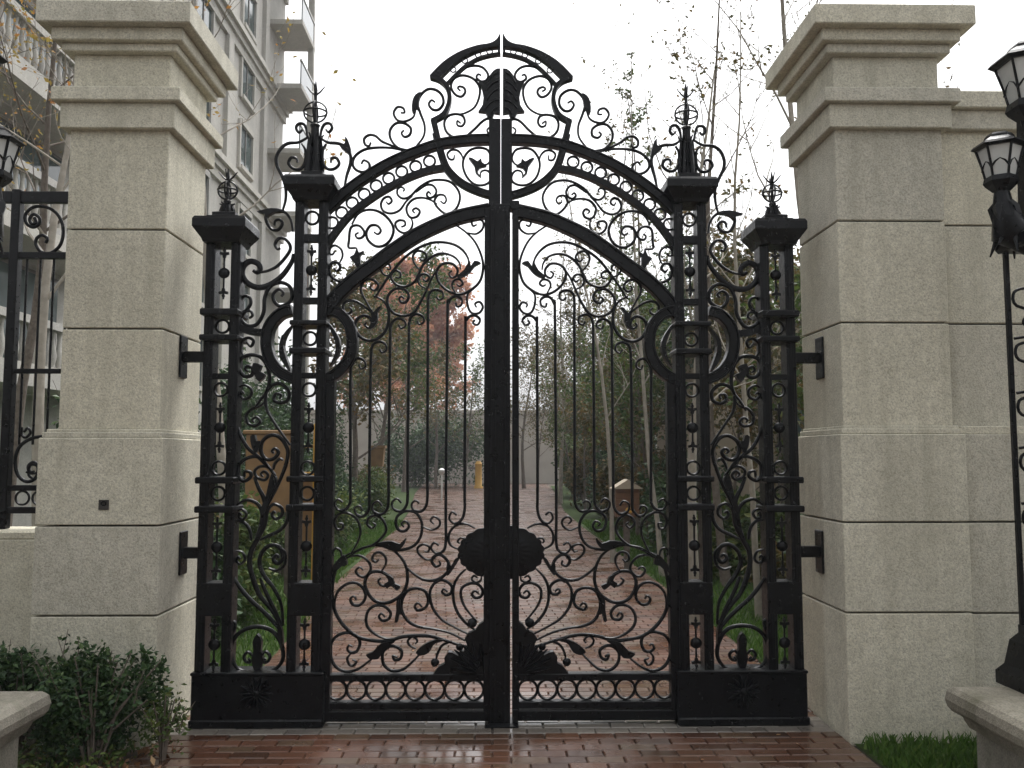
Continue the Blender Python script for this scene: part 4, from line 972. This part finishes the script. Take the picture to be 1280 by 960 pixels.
for i, (px, y, rx, h) in enumerate([(512, 46, 2.0, 3.6), (536, 47.5, 1.5, 3.0), (570, 46, 2.2, 3.5)]):
    shrub('tall_shrub', ['broad dark bush by the far wall, beside the rounded shrubs', 'small dark bush between two broad ones by the far wall', 'broad dark bush by the far wall, beside the yellow bollard'][i], (xat(px, y), y, 0), rx, rx, h, 70 + i, 3600, (.13, .26), 'leaf_dark', 8, group='bushes at the far wall')
# right side: planting under the trees
right = [(4.9, 11.5, 1.0, .9, 2.2, 'leaf_dark'), (4.6, 15.0, 1.0, 1.0, 2.6, 'leaf_dark'), (4.8, 19.0, 1.2, 1.2, 3.0, 'leaf_dark'), (4.6, 24.5, 1.4, 1.3, 3.2, 'leaf_olive'), (4.4, 30.5, 1.5, 1.4, 3.4, 'leaf_dark'), (4.4, 37.0, 1.6, 1.5, 3.6, 'leaf_olive'), (4.6, 43.5, 1.8, 1.6, 3.6, 'leaf_dark'), (2.95, 6.9, .6, .5, 1.0, 'leaf_dark'), (3.3, 8.2, .6, .6, 1.2, 'leaf_dark'), (3.1, 9.2, .5, .5, .45, 'leaf_olive'), (3.3, 11.5, .7, .7, .8, 'leaf_mid'), (3.2, 14.0, .8, .8, 1.1, 'leaf_dark'), (3.6, 16.5, .9, .9, 1.3, 'leaf_olive'),
         (3.0, 19.5, .8, 1.0, 1.1, 'leaf_olive'), (3.5, 23, 1.0, 1.1, 1.5, 'leaf_dark'), (3.1, 28, 1.0, 1.2, 1.4, 'leaf_olive'), (3.7, 34, 1.2, 1.4, 1.8, 'leaf_mid'), (3.9, 7.9, .6, .6, .9, 'leaf_dark')]
for i, (x, y, rx, ry, rz, lf) in enumerate(right):
    shrub('shrub', order(right, 1)[i] + ' loose shrub from the gate on the wing wall side of the path', (path_x(x, y), y, 0), rx * 1.15, ry * 1.15, rz * 1.35, 90 + i, int(2600 + 1500 * rz), (.05 + .001 * y, .12 + .003 * y), lf, 12, group='shrubs along the wing wall side of the path', shoots=4)
# small trees on the right, thin and leafy
tr = [(3.9, 12.0, 4.3, 'leaf_olive', 4200), (4.9, 16.5, 5.0, 'leaf_dark', 4500), (3.2, 18.2, 4.4, 'leaf_olive', 4500), (4.9, 21.5, 5.6, 'leaf_dark', 4500), (3.6, 28.0, 6.0, 'leaf_olive', 4500),
      (3.3, 12.5, 3.9, 'leaf_olive', 1500), (2.9, 16.0, 4.4, 'leaf_mid', 1700), (3.9, 14.6, 4.6, 'leaf_dark', 2000), (3.4, 20.5, 5.0, 'leaf_olive', 2000), (2.7, 25.0, 5.0, 'leaf_mid', 2000),
      (4.4, 18.0, 5.4, 'leaf_mid', 1700), (3.0, 31.0, 5.8, 'leaf_olive', 2000), (4.4, 24.0, 6.2, 'leaf_dark', 2000), (2.2, 40.0, 6.4, 'leaf_olive', 1800), (4.0, 10.6, 3.6, 'leaf_mid', 1300), (3.5, 37.0, 6.0, 'leaf_olive', 2600), (4.0, 44.0, 6.6, 'leaf_olive', 2600)]
for i, (x, y, h, lf, nl) in enumerate(tr):
    tree('sapling', order(tr, 1)[i] + ' leafy sapling from the gate on the wing wall side of the path', 'tree', (path_x(x, y), y, 0), h, 120 + i, (random.uniform(-.08, .08), 0), .035, .36, int(nl * 1.7), (.05, .12), lf, 'bark', .22, 13, 4, group='saplings on the wing wall side')
# bare tall trees on the right
tree('bare_tree', 'tall almost bare tree with pale trunk behind the pillar of the wing wall', 'tree', (at(1045, 560, 9.5).x, 9.5, 0), 9.0, 201, (.03, .02), .065, .28, 220, (.035, .07), 'leaf_olive', 'bark_pale', .38, 13, 5, .9)
tree('bare_tree', 'thin bare tree with long straight upright twigs behind the lattice screen', 'tree', (at(905, 560, 11).x, 11.0, 0), 8.4, 203, (-.03, 0), .055, .33, 420, (.04, .08), 'leaf_olive', 'bark', .30, 13, 4, .9)
tree('bare_tree', 'thin pale trunk tree seen through the fleur ornaments of the screen column', 'tree', (at(866, 560, 8.6).x, 8.6, 0), 5.6, 205, (-.01, 0), .06, .25, 500, (.04, .08), 'leaf_olive', 'bark_pale', .35, 10, 4, .8)
tree('bare_tree', 'wispy sapling with a few leaf tufts at its top, in the distance', 'tree', (at(797, 560, 18).x, 18.0, 0), 9.6, 207, (0, 0), .05, .12, 900, (.06, .11), 'leaf_mid', 'bark', .4, 14, 4, 1.4)
tree('bare_tree', 'thin bare sapling standing by the rendered far wall', 'tree', (at(745, 560, 26).x, 26.0, 0), 11, 209, (0, 0), .08, .2, 700, (.08, .15), 'leaf_olive', 'bark', .3, 12, 4, 1.0)
tree('bare_tree', 'tall pale bare tree with straight trunk standing far down the path', 'tree', (at(728, 560, 34).x, 34.0, 0), 10.5, 211, (0, 0), .11, .26, 900, (.09, .17), 'leaf_olive', 'bark_pale', .35, 12, 4, .8)
tree('bare_tree', 'bare branchy tree leaning over the wing wall', 'tree', (at(1262, 560, 9).x, 9.0, 0), 6.2, 213, (-.12, 0), .06, .3, 60, (.04, .07), 'leaf_olive', 'bark', .4, 10, 4, .8)
for px, Y_, h_, sd_, lab in ((765, 13.5, 7.2, 301, 'thin pale bare sapling rising just behind the inner arch of the leaf'), (826, 12.0, 7.8, 303, 'thin pale bare sapling between the arch and the tall finial'),
                         (945, 8.8, 6.4, 305, 'thin pale bare sapling between the two finials of the wing wall screen'), (700, 30, 9.0, 307, 'thin pale bare sapling at the bend of the path')):
    tree('bare_tree', lab, 'tree', (at(px, 560, Y_).x, Y_, 0), h_, sd_, (0, 0), .035 if Y_ < 20 else .07, .2, 260, (.03, .06) if Y_ < 20 else (.07, .12), 'leaf_olive', 'bark_pale', .3, 13, 4, 1.5)
# left
tree('young_tree', 'pale slim tree with few yellow leaves beside the tall building', 'tree', (at(290, 560, 9.2).x, 9.2, 0), 7.4, 221, (.0, 0), .06, .3, 330, (.04, .08), 'leaf_yellow', 'bark_pale', .5, 10, 4, .9)
tree('young_tree', 'slim tree with pale trunk behind the iron fence panel', 'tree', (at(60, 560, 8.2).x, 8.2, 0), 6.6, 223, (-.02, 0), .07, .32, 380, (.04, .09), 'leaf_yellow', 'bark_pale', .45, 11, 4, .8)
tree('young_tree', 'orange-leaved tree against the balconies of the tall building', 'tree', (at(10, 560, 10.5).x, 10.5, 0), 8.2, 225, (0, 0), .08, .26, 1900, (.035, .07), 'leaf_yellow', 'bark', .5, 12, 5, .7)
tree('autumn_tree', 'large russet autumn tree rising beyond the far wall', 'tree', (at(516, 560, 60).x, 60, 0), 13.0, 236, (0, 0), .3, .40, 26000, (.22, .42), 'leaf_orange', 'bark', .22, 24, 6, .75)
tree('autumn_tree', 'smaller reddish tree beyond the far wall beside the russet one', 'tree', (at(478, 560, 56).x, 56, 0), 11.5, 233, (0, 0), .2, .40, 9000, (.2, .38), 'leaf_orange', 'bark', .25, 16, 5, .7)
gt = [(470, 30, 7.6, 3800, 'leaf_mid'), (505, 40, 7.4, 3200, 'leaf_olive'), (545, 43, 6.6, 1500, 'leaf_olive'), (440, 22, 6.0, 3200, 'leaf_olive'), (580, 44, 6.4, 1600, 'leaf_mid'), (655, 44, 7.5, 2600, 'leaf_olive')]
for i, (px, y, h, nl, lf) in enumerate(gt):
    tree('garden_tree', order(gt, 1)[i] + ' spreading green tree from the gate, on the way to the far wall', 'tree', (xat(px, y), y, 0), h, 240 + i, (0, 0), .09, .36, nl, (.11, .2), lf, 'bark', .25, 14, 5, .6, 'garden trees before the far wall')

# ============================================================ BACKGROUND BUILDINGS AND SMALL THINGS
fwz = 4.35
fw = empty('far_wall', (xat(580, 53), 53, 0), 'plain rendered wall closing the end of the path', 'wall')
for i in range(8):
    x0 = -20 + i * 5; MB().cbox(x0 + .01, x0 + 4.99, 53, 53.4, -.1, fwz - .25, .02).build('wall_panel', M['wall_far'], fw)
MB().cbox(-20.2, 20.2, 52.9, 53.5, fwz - .252, fwz, .03).build('coping', M['wall_far'], fw)
# beige outbuilding behind the right screen
ob = empty('outbuilding', (6.3, 15, 0), 'beige outbuilding with a low grey roof behind the lattice screen', 'building')
obx = at(893, 560, 14).x
MB().box(obx, obx + 6.5, 14, 19, -.1, 3.75).build('wall', M['beige'], ob)
MB().cbox(obx - .12, obx + 6.6, 13.85, 13.99, 3.55, 3.7, .01).build('cornice', M['beige'], ob)
MB().add([(obx - .25, 13.7, 3.72), (obx + 6.7, 13.7, 3.72), (obx + 6.7, 19.2, 3.72), (obx - .25, 19.2, 3.72), (obx + .9, 15.6, 4.55), (obx + 5.6, 15.6, 4.55), (obx + 5.6, 17.2, 4.55), (obx + .9, 17.2, 4.55)],
         [(0, 3, 2, 1), (4, 5, 6, 7), (0, 1, 5, 4), (1, 2, 6, 5), (2, 3, 7, 6), (3, 0, 4, 7)]).build('roof', M['roof'], ob)
for k in range(2):
    wx = obx + 1.0 + k * 2.2; w_ = MB().box(wx, wx + .9, 13.95, 14.05, 1.0, 2.6).build('window', M['frame_g'], ob)
    MB().box(wx + .06, wx + .42, 13.93, 13.96, 1.06, 2.54).build('pane', M['glassd'], w_); MB().box(wx + .48, wx + .84, 13.93, 13.96, 1.06, 2.54).build('pane', M['glassd'], w_)

# tall apartment building on the left: facade runs along the path direction
BX = -9.3
tb = empty('apartment_building', (BX - 6, 28, 0), 'tall pale stone apartment building with balustraded balconies', 'building')
Y0B, Y1B, HB = 11.0, 37.6, 30.0
floors = [0.3, 3.1, 5.7, 8.3, 11.4, 14.0, 16.7, 19.4, 22.1, 24.8, 27.5]
MB().box(BX - 12, BX, Y0B, Y1B, -.2, HB).build('wall', M['stone_b'], tb)
for z in (11.4, 16.7, 22.1, 27.5):
    c = MB(); c.box(BX - .5, BX + .35, Y0B - .3, Y1B + .3, z - .14, z + .06); c.box(BX - .5, BX + .22, Y0B - .2, Y1B + .2, z - .36, z - .142); c.box(BX - .5, BX + .12, Y0B - .1, Y1B + .1, z - .7, z - .362)
    c.build('cornice', M['stone_b'], tb)
for yy in (13.5, 19.6, 24.4, 29.4, 34.0):
    q = MB(); q.box(BX - .1, BX + .16, yy, yy + .55, -.1, 10.65); q.box(BX - .1, BX + .15, yy, yy + .55, 11.5, 16.0); q.box(BX - .1, BX + .15, yy, yy + .55, 16.8, 21.4); q.build('pilaster', M['stone_b'], tb)
for zf in floors[1:]:
    for yy in (21.4, 26.3, 31.2):
        z0, z1 = zf + .65, zf + 2.15; y0, y1 = yy, yy + 1.55
        f = MB(); t = .14
        for a, b_, c_, d in ((y0 - t, y0, z0 - t, z1 + t), (y1, y1 + t, z0 - t, z1 + t)): f.box(BX - .05, BX + .10, a, b_, c_, d)
        f.box(BX - .05, BX + .13, y0, y1, z1, z1 + t + .05); f.box(BX - .05, BX + .16, y0 , y1, z0 - t, z0)
        w_ = f.build('window', M['stone_b'], tb)
        MB().box(BX + .004, BX + .02, y0 + .002, y1 - .002, z0 + .002, z1 - .002).build('pane', M['glassd'], w_)
        MB().box(BX + .022, BX + .045, (y0 + y1) / 2 - .03, (y0 + y1) / 2 + .03, z0 + .002, z1 - .002).build('mullion', M['frame_g'], w_)
def balustrade(y0, y1, z, out, top=.95):
    b_ = MB().box(BX + .002, BX + out, y0, y1, z - .28, z).build('balcony', M['stone_b'], tb)
    MB().box(BX + out - .2, BX + out + .03, y0 - .03, y1 + .03, z + top - .14, z + top).build('handrail', M['stone_b'], b_)
    MB().box(BX + out - .18, BX + out, y0 + .002, y1 - .002, z + .001, z + .12).build('plinth', M['stone_b'], b_)
    n = int((y1 - y0) / .21)
    m0 = None
    for k in range(n):
        yy = y0 + (k + .5) * (y1 - y0) / n
        if m0 is None:
            o = MB().frusta(BX + out - .09, yy, [(.035, z + .118), (.05, z + .2), (.075, z + .35), (.04, z + .56), (.032, z + .66), (.05, z + top - .139)], 8, 0).build('baluster', M['stone_b'], b_, True); m0 = (o, yy)
        else:
            o = m0[0].copy(); COL.objects.link(o); o.parent = b_; o.location = m0[0].location + Vector((0, yy - m0[1], 0))
    return b_
for z in (3.1, 5.7, 8.3): balustrade(14.2, 19.4, z, 1.15)
for z in (11.4, 16.7):
    balustrade(14.2, 19.4, z + .07, 1.15)
for z in floors[3:]:
    balcony = MB().box(BX + .002, BX + 1.35, 35.0, 37.5, z - .2, z).build('balcony', M['stone_b'], tb)
    MB().box(BX + 1.28, BX + 1.33, 35.05, 37.45, z + .001, z + .95).build('balcony_glass', M['glassd'], balcony)
    MB().box(BX + 1.25, BX + 1.36, 35.0, 37.5, z + .952, z + 1.02).build('handrail', M['white'], balcony)
MB().box(BX + 1.1, BX + 1.34, 37.2, 37.48, 0, HB).build('corner_pier', M['stone_b'], tb)
# dark glazing behind the near balconies
for z in floors[1:6]:
    w_ = MB().box(BX + .003, BX + .05, 15.0, 18.6, z + .15, z + 2.2).build('window', M['frame_g'], tb)
    for k in range(4): MB().box(BX + .052, BX + .07, 15.06 + k * .89, 15.88 + k * .89, z + .22, z + 2.12).build('pane', M['glassd'], w_)

# ochre board on yellow posts beyond the left screen
YB = 10.2
bo = empty('notice_board', (xat(340, YB), YB, 0), 'ochre board on dark posts among the plants behind the lattice screen', 'board')
x0, x1 = at(308, 560, YB).x, at(366, 560, YB).x
MB().cbox(x0, x1, YB - .03, YB + .03, zat(640, YB), zat(543, YB), .01).build('panel', M['ochre'], bo)
for x in (x0 + .05, x1 - .05): MB().cbox(x - .03, x + .03, YB + .031, YB + .09, -.05, zat(546, YB), .006).build('post', M['bark'], bo)
MB().cbox(x0 - .03, x1 + .03, YB - .06, YB + .1, zat(543, YB), zat(538, YB), .008).build('top_board', M['ochre'], bo)
yf = empty('yellow_stand', (xat(383, 10.6), 10.6, 0), 'yellow painted stand behind the screen column nearest the tall building', 'stand')
for px in (374, 394):
    x = at(px, 600, 10.6).x; MB().cbox(x - .025, x + .025, 10.57, 10.63, -.05, zat(530, 10.6), .005).build('post', M['yellow'], yf)
xa, xb = at(374, 600, 10.6).x, at(394, 600, 10.6).x
for py in (534, 556, 590): MB().cbox(xa + .026, xb - .026, 10.58, 10.62, zat(py + 4, 10.6), zat(py, 10.6), .004).build('rail', M['yellow'], yf)
MB().cbox(xa + .027, xb - .027, 10.585, 10.615, zat(676, 10.6), zat(600, 10.6), .004).build('panel', M['ochre'], yf)
# small ochre box by the rounded shrubs, yellow post by the far bushes, brown litter box, white path light
SY = 24.0; p = at(472, 570, SY); bx_ = empty('sign_box', (p.x, SY, 0), 'small ochre sign box on a post above the rounded shrubs', 'sign box')
MB().frusta(p.x, SY, [(.15, zat(583, SY)), (.19, zat(561, SY)), (.22, zat(560, SY)), (.22, zat(557, SY))]).build('box', M['ochre'], bx_); MB().cbox(p.x - .03, p.x + .03, SY - .03, SY + .03, -.05, zat(583, SY), .005).build('post', M['bark'], bx_)
p = at(598, 600, 44); yb = empty('yellow_bollard', (p.x, 44, 0), 'bright yellow bollard at the end of the brick path', 'bollard')
MB().frusta(p.x, 44, [(.22, -.05), (.22, .1), (.17, .14), (.17, 1.15), (.19, 1.2), (.10, 1.34)], 10, 0).build('body', M['yellow'], yb, True); MB().box(p.x - .5, p.x - .16, 43.95, 44.05, .95, 1.05).build('arm', M['frame_g'], yb)
lbY = 12.6; p = at(783, 640, lbY); lb = empty('litter_box', (p.x, lbY, 0), 'brown wooden house-shaped box with a yellow mark, on a leg beside the saplings', 'box')
zb, zt = zat(646, lbY), zat(608, lbY); hwid = .165
for k in range(5):
    zz = zb + k * (zt - zb) / 5; MB().cbox(p.x - hwid, p.x + hwid, lbY - .14, lbY - .118, zz + .003, zz + (zt - zb) / 5 - .003, .004).build('plank', M['wood'], lb)
MB().box(p.x - hwid + .006, p.x + hwid - .006, lbY - .117, lbY + .14, zb, zt).build('body', M['wood'], lb)
MB().cbox(p.x - .04, p.x + .04, lbY - .04, lbY + .04, -.05, zb + .002, .005).build('leg', M['bark'], lb)
MB().add([(p.x - hwid - .05, lbY - .2, zt - .03), (p.x + hwid + .05, lbY - .2, zt - .03), (p.x, lbY - .2, zt + .1), (p.x - hwid - .05, lbY + .2, zt - .03), (p.x + hwid + .05, lbY + .2, zt - .03), (p.x, lbY + .2, zt + .1)],
         [(0, 1, 2), (5, 4, 3), (0, 3, 4, 1), (1, 4, 5, 2), (2, 5, 3, 0)]).build('roof', M['beige'], lb)
for dx, dz, r in ((.0, .10, .035), (.03, .14, .025), (.035, .075, .022)): MB().ball((p.x + dx, lbY - .142, zb + dz), r, 10, 6, (1, .25, 1)).build('mark', M['yellow'], lb, True)
p = at(552, 620, 32); pl = empty('path_light', (p.x, 32, 0), 'slim white path light standing before the dark bushes', 'path light')
MB().frusta(p.x, 32, [(.03, -.05), (.03, .95)], 8, 0).build('post', M['white'], pl, True); MB().frusta(p.x, 32, [(.05, .94), (.12, 1.0), (.12, 1.1), (.04, 1.16)], 8, 0).build('head', M['white'], pl, True)

# unseen low block added behind the viewer: it keeps the lower sky off the fronts
ab = empty('unseen_shade_block', (0, -11, 0), 'unseen low rendered block added behind the viewer to shade the gate front', 'building')
MB().box(-30, 30, -16, -10, -.2, 5.4).build('wall', M['wall_far'], ab)
MB().cbox(-30.3, 30.3, -16.3, -9.7, 5.41, 5.7, .03).build('cornice', M['wall_far'], ab)
for fz in (.5, 3.1):
    for k in range(16):
        x0 = -28 + k * 3.6; w_ = MB().box(x0, x0 + 2.0, -9.999, -9.93, fz, fz + 2.1).build('window', M['frame_g'], ab)
        MB().box(x0 + .08, x0 + 1.92, -9.928, -9.91, fz + .08, fz + 2.02).build('pane', M['glassd'], w_)
# thin haze volume, made denser to stand in for glare
hz = bpy.data.materials.new('thin_haze'); hz.use_nodes = True; N = hz.node_tree.nodes; N.clear()
pv = N.new('ShaderNodeVolumePrincipled'); pv.inputs['Color'].default_value = (.93, .95, 1, 1); pv.inputs['Density'].default_value = .0011; pv.inputs['Anisotropy'].default_value = .2
ou = N.new('ShaderNodeOutputMaterial'); hz.node_tree.links.new(pv.outputs[0], ou.inputs['Volume'])
tag(MB().box(-420, 420, -70, 910, -1.6, 32).build('haze', hz), kind='stuff')
